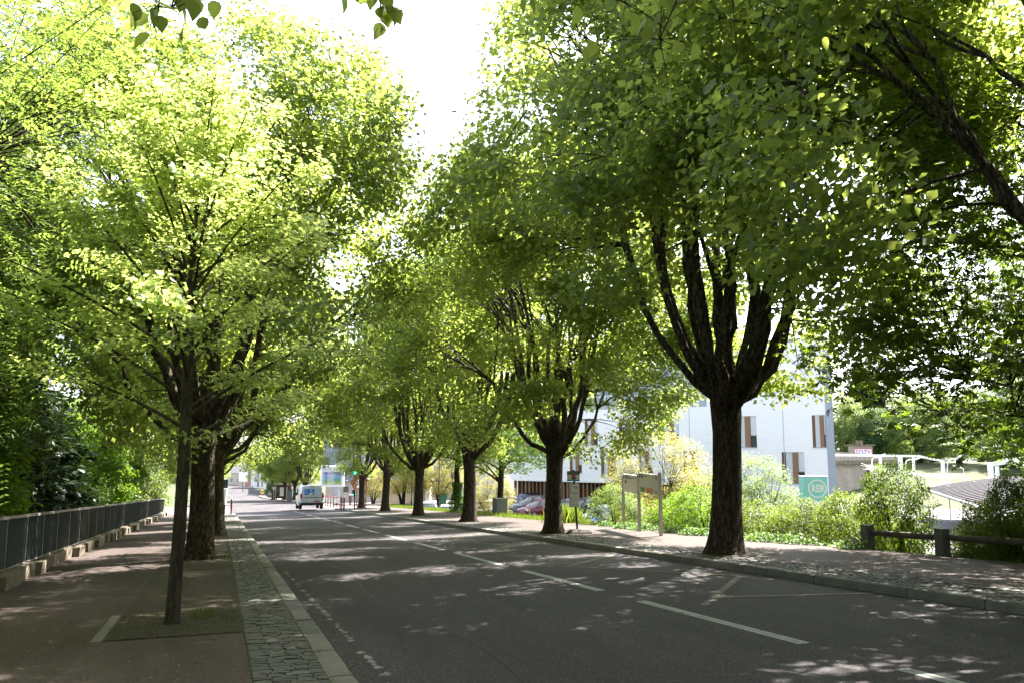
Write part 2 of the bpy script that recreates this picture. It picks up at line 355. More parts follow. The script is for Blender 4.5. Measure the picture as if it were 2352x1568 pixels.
def strip(name, x0, x1, ylist, dz, mat, nx=1):
    return struct(link(name, grid_mesh(name, [x0+(x1-x0)*i/nx for i in range(nx+1)], ylist, lambda x, y: zr(y)+dz, mat)))
road = strip('road', 1.0, 9.0, ysr, 0.0, M['road'], 2)
KERB_L, KERB_R, HK = 1.07, 8.85, 0.12
yl = [-20, -5]+[i*4.0 for i in range(0, 15)]+[60]
left_pave = strip('pavement', -3.3, 0.30, yl, HK, M['pave'], 2)
yr = [-20, -5]+[i*4.0 for i in range(0, 17)]+[68]
right_pave = strip('pavement', 9.98, 13.1, yr, HK, M['pave'], 2)
# the side street that opens beyond the trees, and the far pavements
strip('side_street', -40, 1.0, [60, 64, 68, 72, 76, 80, 84, 88, 92, 96], 0.004, M['light_pave'], 2)
strip('side_street', 9.0, 14.2, [70, 74, 78, 82, 86], 0.004, M['light_pave'], 2)
strip('forecourt', 9.0, 60, [86, 92, 98, 104, 110, 118], 0.03, M['light_pave'], 4)
strip('far_pavement', 9.0, 14.0, [118, 130, 145, 160, 180, 205, 240], HK, M['light_pave'], 1)
strip('far_pavement', -4.0, 1.0, [96, 110, 130, 145, 160, 180, 205, 240], HK, M['light_pave'], 1)
# car park below the pavement
pk = MB(); pk.quad((19.5, 36, -4.13), (66, 36, -4.13), (66, 84, -4.13), (19.5, 84, -4.13)); struct(pk.build('car_park', M['lot']))

# kerb stones, one by one
def sett_mesh(seed, mat, top=0.965):
    r = random.Random(seed); v = []; 
    for (z, k, j) in ((-1.0, 1.0, 0), (-0.16, 1.0, 0.012), (0.0, top, 0.022)):
        for (x, y) in ((-.5, -.5), (0, -.5), (.5, -.5), (.5, .5), (0, .5), (-.5, .5)):
            v.append((x*k+r.uniform(-j, j), y*k+r.uniform(-j, j), z+(r.uniform(-.1, .1) if z == 0 else 0)))
    f = [(12, 13, 16, 17), (13, 14, 15, 16)]
    for a in (0, 6):
        for i in range(6): k2 = (i+1) % 6; f.append((a+i, a+k2, a+6+k2, a+6+i))
    me = bpy.data.meshes.new('sett'); me.from_pydata(v, [], f); me.materials.append(mat); return me
SETT = [[sett_mesh(10*i+j, m) for j in range(3)] for i, m in enumerate(M['setts'])]
def kerb_mesh(seed, mat):
    b = MB(); b.box(-.5, .5, -.5, .5, -1, 0); me = b.mesh('kerb_stone', mat, True, 0.0)
    return me
def kerb_stone_mesh(seed, mat, outer):
    """unit length (y), true width and height; the road edge is worn round"""
    r = random.Random(seed); wdt = 0.205; rings = []
    for k in range(7):
        y = -0.5+k/6; e = r.uniform(-.006, .006); top = r.uniform(-.004, .004)
        prof = [(-wdt, -.16), (-wdt, -.008), (-wdt+.012, top), (-.035+e, top), (-.012+e, -.010+top), (0+e, -.035), (.012+e, -.16)]
        rings.append([((x if outer > 0 else -x), y, z) for x, z in prof])
    b = MB(); b.loft(rings); return b.mesh('kerb_stone', mat, True)
KM = [[kerb_stone_mesh(i*3+j+(50 if o < 0 else 0), m, o) for i in range(3) for j, m in enumerate((M['granite'], M['granite2']))] for o in (1, -1)]
def kerb_row(xe, outer, y0, y1):
    root = struct(bpy.data.objects.new('kerb', None)); COL.objects.link(root); root.empty_display_size = .2
    y = y0
    while y < y1:
        L = rnd.uniform(0.9, 1.25)
        o = link('kerb_stone', rnd.choice(KM[0 if outer > 0 else 1]), root, (xe+rnd.uniform(-.004, .004), y+L/2, zr(y+L/2)+HK+rnd.uniform(-.004, .004)), (-math.atan(SL), 0, 0), (1, L-0.012, 1))
        y += L
    return root
kerb_row(KERB_L, 1, 4.6, 60); kerb_row(KERB_R, -1, 4.6, 68.5)
kerb_row(9.05, -1, 88.0, 118)
# setts between kerb and pavement
def sett_strip(x0, x1, y0, y1, near):
    bed = strip('sett_strip', x0, x1, [y0]+[y0+4.0*i for i in range(1, int((y1-y0)/4)+1)]+[y1], HK-0.014, M['joint'])
    y = y0; n = 0; rest = MB(); rest_m = []
    field = [[], []]
    while y < y1:
        wy = rnd.uniform(0.075, 0.10); x = x0+0.004
        while x < x1-0.05:
            wx = min(rnd.uniform(0.11, 0.21), x1-x-0.004)
            if x1-(x+wx) < 0.07: wx = x1-x-0.004
            zc = zr(y)+HK+rnd.uniform(-.005, .004)
            if n < near:
                me = rnd.choice(SETT[rnd.choices((0, 1, 2, 3), (9, 1, 3, 3))[0]])
                link('sett', me, bed, (x+wx/2, y+wy/2, zc), (-math.atan(SL)+rnd.uniform(-.02, .02), rnd.uniform(-.03, .03), rnd.uniform(-.012, .012)), (wx-.009, wy-.009, 0.05)); n += 1
            else: field[0].append((x+.007, x+wx-.007, y+.006, y+wy-.006, zc)); field[1].append(rnd.choices((0, 1, 2, 3), (5, 2, 3, 2))[0])
            x += wx
        y += wy
    for k in range(4):
        b = MB()
        for (a, b_, c, d, z), q in zip(*field):
            if q == k:
                i = len(b.v); e = .012
                b.v += [(a, c, z-.03), (b_, c, z-.03), (b_, d, z-.03), (a, d, z-.03), (a+e, c+e, z), (b_-e, c+e, z), (b_-e, d-e, z), (a+e, d-e, z)]
                b.f += [(i+4, i+5, i+6, i+7), (i, i+1, i+5, i+4), (i+1, i+2, i+6, i+5), (i+2, i+3, i+7, i+6), (i+3, i, i+4, i+7)]
        me = bpy.data.meshes.new('sett_field'); me.from_pydata(b.v, [], b.f); me.materials.append(M['setts'][k])
        tag(link('sett_field', me, bed), kind='stuff')
    return bed
sett_strip(0.30, 0.863, 6.1, 60, 300)
sett_strip(9.058, 9.98, 7.0, 68, 300)

# painted markings, seams (parts of the road)
def ribbon(name, pts, wd, mat, dz=0.004, parent=road):
    b = MB()
    for i in range(len(pts)-1):
        (x0, y0), (x1, y1) = pts[i], pts[i+1]; d = Vector((x1-x0, y1-y0)).normalized(); n_ = Vector((-d.y, d.x))*(wd/2)
        b.quad((x0-n_.x, y0-n_.y, zr(y0-n_.y)+dz), (x1-n_.x, y1-n_.y, zr(y1-n_.y)+dz), (x1+n_.x, y1+n_.y, zr(y1+n_.y)+dz), (x0+n_.x, y0+n_.y, zr(y0+n_.y)+dz))
    return b.build(name, mat, parent)
y = 2.35
while y < 64:
    ribbon('lane_dash', [(5.45, y), (5.45, y+3.38)], 0.15, M['white_line']); 
    # cracks along the joint down the middle of the dash
    ribbon('joint_crack', [(5.43+rnd.uniform(-.012, .012), y+.05+i*.3) for i in range(12)], 0.011, M['tar'], 0.008)
    y += 4.62
zz = [(8.72, 9.6), (6.5, 10.2), (8.4, 12.35), (6.45, 15.3), (8.45, 17.3), (6.45, 20.4), (8.45, 22.4), (6.4, 25.4), (8.45, 27.4), (6.4, 30.4)]
for i in range(len(zz)-1): ribbon('bus_zigzag', [zz[i], zz[i+1]], 0.10, M['yellow_line'], 0.004 if i % 2 else 0.0075)
b = MB()
for i in range(95):                      # what is left of the old edge line: flakes of paint
    y0 = 6.6+i*0.155+rnd.uniform(-.05, .05)
    if rnd.random() < 0.22 or (y0 > 12 and rnd.random() < 0.45) or y0 > 17: continue
    cx = 1.45-0.010*y0+rnd.uniform(-.02, .02); k = rnd.randint(7, 10); ph = rnd.uniform(0, 6)
    q_ = rnd.uniform(.55, 1.2); P = [(cx+math.cos(t)*rnd.uniform(.02, .068)*q_, y0+math.sin(t)*rnd.uniform(.03, .11)*q_) for t in [ph+2*PI*j/k for j in range(k)]]
    b.quad(*[(px, py, zr(py)+.004) for px, py in P])
b.build('edge_line', M['old_line'], road)
ribbon('tar_seam', [(2.35+0.16*math.sin(i*.45)-(0.0 if i < 14 else .04*(i-14)), 6.2+i*.62) for i in range(30)], 0.016, M['tar'])
ribbon('tar_seam', [(5.45+0.02*math.sin(i*1.7), 4+i*.5) for i in range(90)], 0.012, M['tar'], 0.003)
ribbon('tar_seam', [(1.9, 8.75), (2.25, 8.8), (2.6, 8.72)], 0.012, M['tar'])
# tree pits and the worn asphalt between them, concrete edging on the left
def pave_patch(name, x0, x1, y0, y1, mat, dz, parent):
    n = max(1, int((y1-y0)/3)); b = MB()
    for i in range(n):
        a, c = y0+(y1-y0)*i/n, y0+(y1-y0)*(i+1)/n
        b.quad((x0, a, zr(a)+dz), (x1, a, zr(a)+dz), (x1, c, zr(c)+dz), (x0, c, zr(c)+dz))
    return b.build(name, mat, parent)
pave_patch('worn_strip', -1.02, 0.29, 11.0, 59, M['pave_old'], HK+.004, left_pave)
for yt in (10.15, 19.52, 29.9, 40.0, 50.0):
    pave_patch('tree_pit', -1.0, 0.28, yt-.9, yt+.9, M['soil'], HK+.008, left_pave)
for i, ya in enumerate((9.25, )):
    for a in range(2):
        b = MB(); b.box(-1.13, -1.03, 0, .92, -.1, .006); o = b.build('pit_edging', M['granite'], left_pave, False, .006, (0, ya+a*.95, zr(ya+a*.95+.45)+HK+.02), (-math.atan(SL), 0, 0))
for xt, yt in ((10.0, 15.1), (9.8, 24.1), (10.1, 34.5), (10.14, 44.2), (10.5, 55.6), (10.4, 65.1)):
    pave_patch('tree_pit', xt-.55, xt+.75, yt-.8, yt+.8, M['soil'], HK+.009, right_pave)
ribbon('pavement_seam', [(-1.06+.006*math.sin(i*2.1), 11.1+i*.6) for i in range(13)], .02, M['tar'], HK+.004, left_pave)

# ------------------------------------------------------------------ trees: wood and leaves as arrays
LEAF = {
 'lime': (np.array([(0, 0, 0), (.22, .42, .07), (.68, .36, .04), (1.05, 0, -.12), (.68, -.36, .04), (.22, -.42, .07)]), [(0, 1, 2, 3), (0, 3, 4, 5)]),
 'lime2': (np.array([(0, 0, 0), (.42, .46, .07), (1.05, 0, -.10), (.42, -.46, .07)]), [(0, 1, 2), (0, 2, 3)]),
 'kite': (np.array([(0, 0, 0), (.45, .24, .05), (1, 0, -.06), (.45, -.24, .05)]), [(0, 1, 2), (0, 2, 3)]),
 'oval': (np.array([(0, 0, 0), (.3, .30, .05), (.72, .27, .03), (1, 0, -.1), (.72, -.27, .03), (.3, -.30, .05)]), [(0, 1, 2, 3), (0, 3, 4, 5)]),
 'big': (np.array([(0, 0, 0), (.02, .22, .03), (.25, .45, .08), (.6, .40, .06), (.85, .2, .0), (1.08, 0, -.12), (.85, -.2, .0), (.6, -.40, .06), (.25, -.45, .08), (.02, -.22, .03), (.3, 0, -.01), (.65, 0, -.02)]),
         [(0, 1, 2, 10), (10, 2, 3, 11), (11, 3, 4, 5), (0, 10, 8, 9), (10, 11, 7, 8), (11, 5, 6, 7)]),
}
def nrm(a): return a/np.maximum(np.linalg.norm(a, axis=-1, keepdims=True), 1e-9)
def mesh_from(name, V, faces_list, tint=None, smooth=False, mat=None):
    """faces_list: list of int arrays (n,k)"""
    me = bpy.data.meshes.new(name); me.vertices.add(len(V)); me.vertices.foreach_set('co', np.ascontiguousarray(V, dtype=np.float32).ravel())
    loops = np.concatenate([f.ravel() for f in faces_list]); starts = []; s = 0
    for f in faces_list: starts.append(s+np.arange(len(f))*f.shape[1]); s += f.size
    me.loops.add(len(loops)); me.loops.foreach_set('vertex_index', loops.astype(np.int32))
    st = np.concatenate(starts).astype(np.int32); me.polygons.add(len(st)); me.polygons.foreach_set('loop_start', st)
    if smooth: me.polygons.foreach_set('use_smooth', np.ones(len(st), dtype=bool))
    if tint is not None:
        a = me.attributes.new('tint', 'FLOAT', 'FACE'); a.data.foreach_set('value', tint.astype(np.float32))
    me.update(calc_edges=True)
    if mat: me.materials.append(mat)
    return me
def leaves_mesh(name, P, T, N, L, shape, mat, rg):
    tpl, faces = LEAF[shape]
    N = nrm(N); T = nrm(T-(T*N).sum(1)[:, None]*N); B = np.cross(N, T)
    V = P[:, None, :]+L[:, None, None]*(tpl[None, :, 0:1]*T[:, None, :]+tpl[None, :, 1:2]*B[:, None, :]+tpl[None, :, 2:3]*N[:, None, :])
    n, k = len(P), len(tpl)
    base = (np.arange(n)*k)[:, None]
    fl = []; tl = []; tint = np.clip(rg.normal(.5, .22, n), 0, 1)
    for f in faces: fl.append(base+np.array(f)[None, :]); tl.append(tint)
    if len({len(f) for f in faces}) == 1:
        fa = np.stack(fl, 1).reshape(-1, len(faces[0])); return mesh_from(name, V.reshape(-1, 3), [fa], np.repeat(tint, len(faces)), False, mat)
    return mesh_from(name, V.reshape(-1, 3), fl, np.concatenate(tl), False, mat)
class Wood:
    def __init__(s): s.V = []; s.F = []; s.n = 0
    def tube(s, P, r, sides, flute=0.0, rg=None):
        P = np.asarray(P, float); r = np.asarray(r, float); m = len(P)
        D = nrm(np.gradient(P, axis=0)); ref = np.array([0.31, 0.17, 0.93]) if abs(D[0, 2]) < .9 else np.array([.93, .31, .17])
        A = nrm(np.cross(D, ref)); B = np.cross(D, A)
        a = np.linspace(0, 2*PI, sides, endpoint=False)
        R = np.repeat(r[:, None], sides, 1)
        if flute:
            ph = rg.uniform(0, 6, 6); zz_ = np.linspace(0, 1, m)[:, None]
            fl_ = flute*(1+2.6*np.exp(-np.maximum(P[:, 2:3]-P[0, 2]-.25, 0)/.22))*(1 if m > 9 else 1/3.6); R = R*(1+fl_*(np.sin(3*a[None]+ph[0]+1.2*zz_)+.6*np.sin(5*a[None]+ph[1]-2*zz_)+.4*np.sin(9*a[None]+ph[2]+3*zz_)+.5*rg.normal(0, .35, (m, sides))))
        V = P[:, None]+R[:, :, None]*(np.cos(a)[None, :, None]*A[:, None]+np.sin(a)[None, :, None]*B[:, None])
        i = np.arange(m-1)[:, None]*sides; k = np.arange(sides)[None]; k2 = (k+1) % sides
        s.F.append((np.stack([i+k, i+k2, i+sides+k2, i+sides+k], -1)+s.n).reshape(-1, 4)); s.V.append(V.reshape(-1, 3)); s.n += m*sides
    def mesh(s, name, mat): return mesh_from(name, np.concatenate(s.V), [np.concatenate(s.F)], None, True, mat)
def bez(a, b, c, n):
    t = np.linspace(0, 1, n)[:, None]; return (1-t)**2*a+2*t*(1-t)*b+t*t*c
def unit(az, el): return np.array([math.cos(az)*math.cos(el), math.sin(az)*math.cos(el), math.sin(el)])
def lumps(rg, P, f, k=5):
    s = 0
    for _ in range(k):
        d = nrm(rg.normal(size=3)); s = s+np.sin(P@(d*f*rg.uniform(.7, 1.5))+rg.uniform(0, 6.3))
    return s/k**.5
def crown_points(rg, n, R, zb, H, tmid=.42, hollow=.55, zhol=6.0, gap=-.75, shell=.3, skirt=(.08, .93)):
    """spots for leaf clumps inside an egg-shaped envelope with an uneven outline"""
    out = []; ph = rg.integers(1 << 30)
    while sum(map(len, out)) < n:
        q = rg.uniform(-1, 1, (4*n, 3)); P = q*np.array([R*1.12, R*1.12, .5])+np.array([0, 0, .5]); P[:, 2] = zb+P[:, 2]*(H-zb)
        t = (P[:, 2]-zb)/(H-zb); pr = np.where(t > tmid, np.sqrt(np.clip(1-((t-tmid)/(1-tmid))**2, 0, 1)), np.sqrt(np.clip(1-np.clip((tmid-t)/tmid, 0, 1)**3.2, 0, 1))*.9+.1)
        g2 = np.random.default_rng(ph); wob = 1+.10*lumps(g2, P, 1.1)
        rf = np.hypot(P[:, 0], P[:, 1])/np.maximum(R*pr*wob, .01)
        lum = lumps(g2, P, 1.7)
        keep = (rf < 1)&(rg.random(len(P)) < shell+(1-shell)*np.clip(np.maximum(rf, np.abs(t-tmid)*1.4)**2, 0, 1))&(lum > gap)
        keep &= ~((P[:, 2] < zhol)&(rf < hollow))
        az_ = np.abs(np.arctan2(P[:, 1], P[:, 0]))
        keep &= ~((P[:, 2] < zhol)&(rg.random(len(P)) < np.where(az_ < 1.35, skirt[0], skirt[1]))&(lum < .5))
        out.append(P[keep])
    return np.concatenate(out)[:n]
def leaf_field(rg, C, per, spread, size, droop=.45, flat=.6, outw=.45, ctr=None, flatten=.6):
    n = len(C)*per; q_ = nrm(rg.normal(0, 1, (n, 3)))*(rg.random((n, 1))**.5)*1.55; P = np.repeat(C, per, 0)+q_*np.array([spread, spread, spread*flatten])
    o = P-(ctr if ctr is not None else np.array([0, 0, C[:, 2].mean()])); o = nrm(o*np.array([1, 1, .5]))
    N = nrm(np.array([0, 0, flat])+o*outw+rg.normal(0, .5, (n, 3)))
    T = nrm(o*.6+rg.normal(0, .8, (n, 3))+np.array([0, 0, -droop]))
    return P, T, N, size*rg.uniform(.65, 1.2, n)
def grow_big(seed, H=13.4, R=5.3, r0=.255, fork=3.0, nl=14, ncl=2000, per=58, leaf=.112, zb=2.6, bark='bark', lean=0.0, shape='lime2', lmat='lime', spread=.36, zhol=5.5, extra=None, gap=-.55, low_arms=2, hollow=.80):
    rg = np.random.default_rng(seed); W = Wood()
    zs = np.array([-.25, 0, .12, .35, .8, 1.5, 2.2, fork-.5, fork+.1, fork+.7]); rr = r0*np.array([1.9, 1.6, 1.35, 1.16, 1.06, 1.0, .98, 1.05, 1.12, .78])
    tr = np.stack([lean*zs+.04*np.sin(zs*1.3+seed), .04*np.sin(zs*.9+2*seed), zs], 1); W.tube(tr, rr, 20, .045, rg)
    nodes = []; top = tr[-2]
    for i in range(nl+low_arms):
        low = i >= nl
        az = 2*PI*i/nl+rg.normal(0, .22) if not low else rg.uniform(0, 2*PI)
        el = math.radians(rg.uniform(56, 80) if not low else rg.uniform(32, 46)); st = np.array([top[0], top[1], fork+rg.uniform(-.55, .1)-(0.25 if low else 0)])+unit(az, 0)*r0*.55
        L = rg.uniform(2.2, 3.5) if not low else rg.uniform(1.8, 2.8)
        d = unit(az, el); e = st+d*L+np.array([0, 0, .25*L]); mid = st+unit(az, el-.35)*L*.55
        n = 8; P = bez(st, mid, e, n); ra = rg.uniform(.062, .10)*(r0/.255)*(.8 if low else 1); rad = np.linspace(ra*1.25, ra*.82, n); rad[-2] *= 1.35; rad[-1] *= 1.15
        P[1:-1] += rg.normal(0, .035, (n-2, 3)); W.tube(P, rad, 9, .05, rg)
        for q in P[4:]: nodes.append(q)
        for j in range(rg.integers(3, 6)):
            a2 = az+rg.normal(0, .65); e2 = math.radians(rg.uniform(42, 86) if not low else rg.uniform(25, 70)); dd = unit(a2, e2)
            # length to the envelope
            S = rg.uniform(.62, .95); cz = zb+.42*(H-zb); A = (H-cz)
            k = 1.0
            for _ in range(30):
                q = e+dd*k
                if (math.hypot(q[0], q[1])/R)**2+((q[2]-cz)/A)**2 > S*S: break
                k += .25
            q = e+dd*k+np.array([0, 0, -.05*k]); m_ = e+(dd*.5+np.array([0, 0, .10]))*k+rg.normal(0, .15, 3)
            n2 = 9; Q = bez(e, m_, q, n2); Q[1:-1] += rg.normal(0, .04, (n2-2, 3)); r1 = rg.uniform(.028, .046)*(r0/.255); W.tube(Q, np.linspace(r1, .010, n2), 5)
            nodes += list(Q[2:])
            for u in range(rg.integers(2, 4)):
                s0 = Q[rg.integers(2, n2-2)]; d3 = unit(a2+rg.normal(0, 1.0), math.radians(rg.uniform(5, 55))); l3 = rg.uniform(1.0, 2.2)
                q3 = bez(s0, s0+d3*l3*.5+np.array([0, 0, .12]), s0+d3*l3+np.array([0, 0, -.1]), 5); W.tube(q3, np.linspace(.026, .007, 5), 4); nodes += list(q3[1:])
    # boughs: each carries a dome of leaf clumps, so that the crown reads as lobes with shade between them
    C0 = crown_points(rg, ncl//9, R-.35, zb+.3, H-.3, hollow=hollow, zhol=zhol, gap=gap)
    ND = np.array(nodes); cs = []
    for c in C0:
        j = np.argmin(((ND-c)**2).sum(1)+.6*np.maximum(0, ND[:, 2]-c[2])**2); a = ND[j]; l = np.linalg.norm(c-a)
        if l > .15: W.tube(bez(a, (a+c)/2+np.array([0, 0, .1*l]), c, 5), np.linspace(.010+.007*min(l, 2), .007, 5), 4)
        o = nrm(np.array([c[0], c[1], (c[2]-(zb+.35*(H-zb)))*.8])); k = rg.uniform(.75, 1.25)
        dd = nrm(rg.normal(0, 1, (9, 3))+o*.9+np.array([0, 0, .35]))*rg.uniform(.45, .85, (9, 1))*k*np.array([1.1, 1.1, .8])
        for d_ in dd: cs.append(c+d_); W.tube(np.array([c, c+d_*.5+[0, 0, .03], c+d_]), [.006, .004, .003], 3)
    C = np.array(cs)
    P, T, N, L = leaf_field(rg, C, per, spread, leaf, ctr=np.array([0, 0, zb+.35*(H-zb)]))
    keep = P[:, 2] > zb-.5
    return W.mesh('trunk', M[bark]), leaves_mesh('crown', P[keep], T[keep], N[keep], L[keep], shape, M[lmat], rg), (P, T, N, L)
def one_leaf(name, shape, mat, tint=.5):
    tpl, faces = LEAF[shape]
    fl = {}
    for f in faces: fl.setdefault(len(f), []).append(f)
    arrs = [np.array(v) for v in fl.values()]
    return mesh_from(name, tpl.astype(float), arrs, np.full(len(faces), tint), False, M[mat])
def add_leaf_parts(root, me_list, P, T, N, L, idx):
    for i in idx:
        n = N[i]/np.linalg.norm(N[i]); t = T[i]-(T[i]@n)*n; t /= np.linalg.norm(t); b_ = np.cross(n, t)
        o = link('leaf', me_list[i % len(me_list)], root)
        l = L[i]
        o.matrix_local = Matrix(((t[0]*l, b_[0]*l, n[0]*l, P[i][0]), (t[1]*l, b_[1]*l, n[1]*l, P[i][1]), (t[2]*l, b_[2]*l, n[2]*l, P[i][2]), (0, 0, 0, 1)))
def tree(label, loc, wood, crown, rz=0.0, s=1.0, sz=None, name='lime_tree', group=None, mats=None):
    root = thing(name, label, 'tree', loc, rz, group); root.scale = (s, s, sz or s)
    t = link('trunk', wood, root); c = tag(link('crown', crown, root), kind='stuff')
    if mats:
        for o, m in ((t, mats[0]), (c, mats[1])):
            if m: o.material_slots[0].link = 'OBJECT'; o.material_slots[0].material = M[m]
    return root

big_a = grow_big(11); big_b = grow_big(23, H=12.8, R=5.0, fork=2.9, nl=12, gap=-.45); big_c = grow_big(37, H=12.6, R=4.9, fork=3.1, nl=13, gap=-.45, zhol=6.0)
def g(x, y, h=HK): return (x, y, zr(y)+h)
GR, GL = 'lime trees along the right pavement', 'lime trees along the left pavement'
# right-hand row; the first two stand beside and behind the camera and shade the foreground
tree('lime tree just outside the right edge, its branches reaching in at the top', g(10.2, 5.7), big_a[0], big_a[1], 2.2, 1.15, group=GR)
tree('lime tree on the right pavement behind the camera', g(10.0, -4.6), big_a[0], big_a[1], 2.6, 1.15, group=GR)
r1 = tree('big candelabra lime tree nearest on the right pavement, left of the rail fence', g(10.0, 15.1), big_a[0], big_a[1], 0.15, 1.13, group=GR)
tree('lime tree beside the bus stop pole on the right pavement', g(9.8, 24.1), big_b[0], big_b[1], -.5, .96, group=GR)
tree('lime tree third in the right row, in front of the ivy-clad trunk', g(10.1, 34.5), big_c[0], big_c[1], .3, 1.0, group=GR)
tree('lime tree fourth in the right row, with two parked cars behind its foot', g(10.14, 44.2), big_a[0], big_a[1], -.7, .93, group=GR)
tree('lime tree fifth in the right row, its trunk flaring wide at the foot', g(10.5, 55.6), big_b[0], big_b[1], .6, .9, group=GR)
tree('lime tree last before the crossing, right beside the traffic light', g(10.4, 65.1), big_c[0], big_c[1], .6, .86, group=GR)
tree('unseen lime tree added behind the camera on the right to shade the foreground', g(10.3, -14.5), big_b[0], big_b[1], 1.6, 1.0, group=GR)  # unseen tree, put in to keep sky light off the road
tree('unseen lime tree added behind the camera on the left to shade the foreground', g(-.6, -12), big_c[0], big_c[1], 3.6, 1.0, group=GL)  # out of view, added to close the open sky behind the camera
for i, (x, yy, lab) in enumerate(((11.7, 124, 'dark lime tree beyond the crossing, nearest behind the white van'), (10.6, 128.5, 'lime tree second of the clump behind the van roof'), (9.6, 133, 'lime tree third of the clump left of the van'), (9.9, 140, 'lime tree fourth of the far clump, beside the grey bin'), (8.9, 150, 'lime tree at the left end of the far clump, in front of the red shelter'))):
    tree(lab, g(x, yy), (big_a, big_b, big_c)[i % 3][0], (big_a, big_b, big_c)[i % 3][1], i*1.7, .85, group='lime trees beyond the crossing')
# left-hand row
tree('big mossy lime tree on the left pavement just behind the slim young tree', g(-.34, 19.5), big_b[0], big_b[1], 2.6, .97, 1.02, group=GL, mats=('bark_moss', None))
tree('lime tree third on the left pavement, half hidden by the mossy trunk', g(-.05, 29.9), big_c[0], big_c[1], 2.2, .9, group=GL, mats=('bark_moss', None))
tree('lime tree fourth on the left pavement, hidden behind the nearer trunks', g(-.3, 40), big_a[0], big_a[1], 4.4, .9, group=GL)
tree('lime tree last on the left pavement before the red bollard', g(-.3, 50.5), big_b[0], big_b[1], 3.0, .86, group=GL)
for i, (x, yy, s, lab) in enumerate(((-2.6, 104, .8, 'lime tree on the far left corner of the crossing'), (-2.8, 118, .8, 'lime tree second on the far left side of the road'), (-3.0, 135, .85, 'lime tree third on the far left side of the road'))):
    tree(lab, g(x, yy), (big_c, big_a, big_b)[i][0], (big_c, big_a, big_b)[i][1], i*2.1, s, group='lime trees beyond the crossing')

# the lime above the camera: its crown roofs the foreground, a few sprays hang into the top of the picture
L0 = np.array(g(-1.1, -1.6))
def spray(px, py, dist, n, sp, rg):
    c = CAM+dist*ray(px, py)-L0; return c[None]+rg.normal(0, 1, (n, 3))*np.array([sp, sp, sp*.6])
rg0 = np.random.default_rng(5)
ov = grow_big(51, H=13.0, R=5.7, fork=3.2, ncl=2000, zb=3.6)
t0 = tree('lime tree above the camera with leafy sprays hanging into the top of the picture', tuple(L0), ov[0], ov[1], 0, 1.0, group=GL)
SP = [(1540, 55, 3.6, 9, .22), (1400, 20, 3.4, 8, .20), (1620, 10, 3.8, 10, .25), (1300, -20, 3.6, 8, .2), (395, 20, 3.2, 10, .085), (340, -30, 3.2, 10, .12), (880, 5, 4.2, 10, .07), (820, -20, 4.2, 8, .09), (905, 28, 4.2, 5, .05)]
PP = []; TT = []; NN = []; LL = []; W0 = Wood()
for (px, py, dist, n, sp) in SP:
    c = spray(px, py, dist, n, sp, rg0)
    for q in c:
        PP.append(q); TT.append(np.array([rg0.normal(0, .5), rg0.normal(0, .5), -1.0])); NN.append(rg0.normal(0, 1, 3)*np.array([1, 1, .4])+np.array([0, -.6, .2])); LL.append(rg0.uniform(.06, .092))
    m = c.mean(0); a = m+np.array([rg0.uniform(-.2, .2), -.9, .75])
    W0.tube(bez(a, (a+m)/2+np.array([0, 0, .1]), m, 6), np.linspace(.008, .003, 6), 5)
    W0.tube(bez(np.array([.1, .2, 4.6]), (a+np.array([.1, .2, 5.4]))/2, a, 7), np.linspace(.03, .008, 7), 6)
    for q in c: W0.tube(np.array([m, (m+q)/2+[0, 0, .02], q]), [.0025, .002, .0015], 3)
link('hanging_twigs', W0.mesh('hanging_twigs', M['bark_young']), t0)
add_leaf_parts(t0, [one_leaf('leaf', 'big', 'lime', v) for v in (.25, .5, .75)], np.array(PP), np.array(TT), np.array(NN), np.array(LL), range(len(PP)))

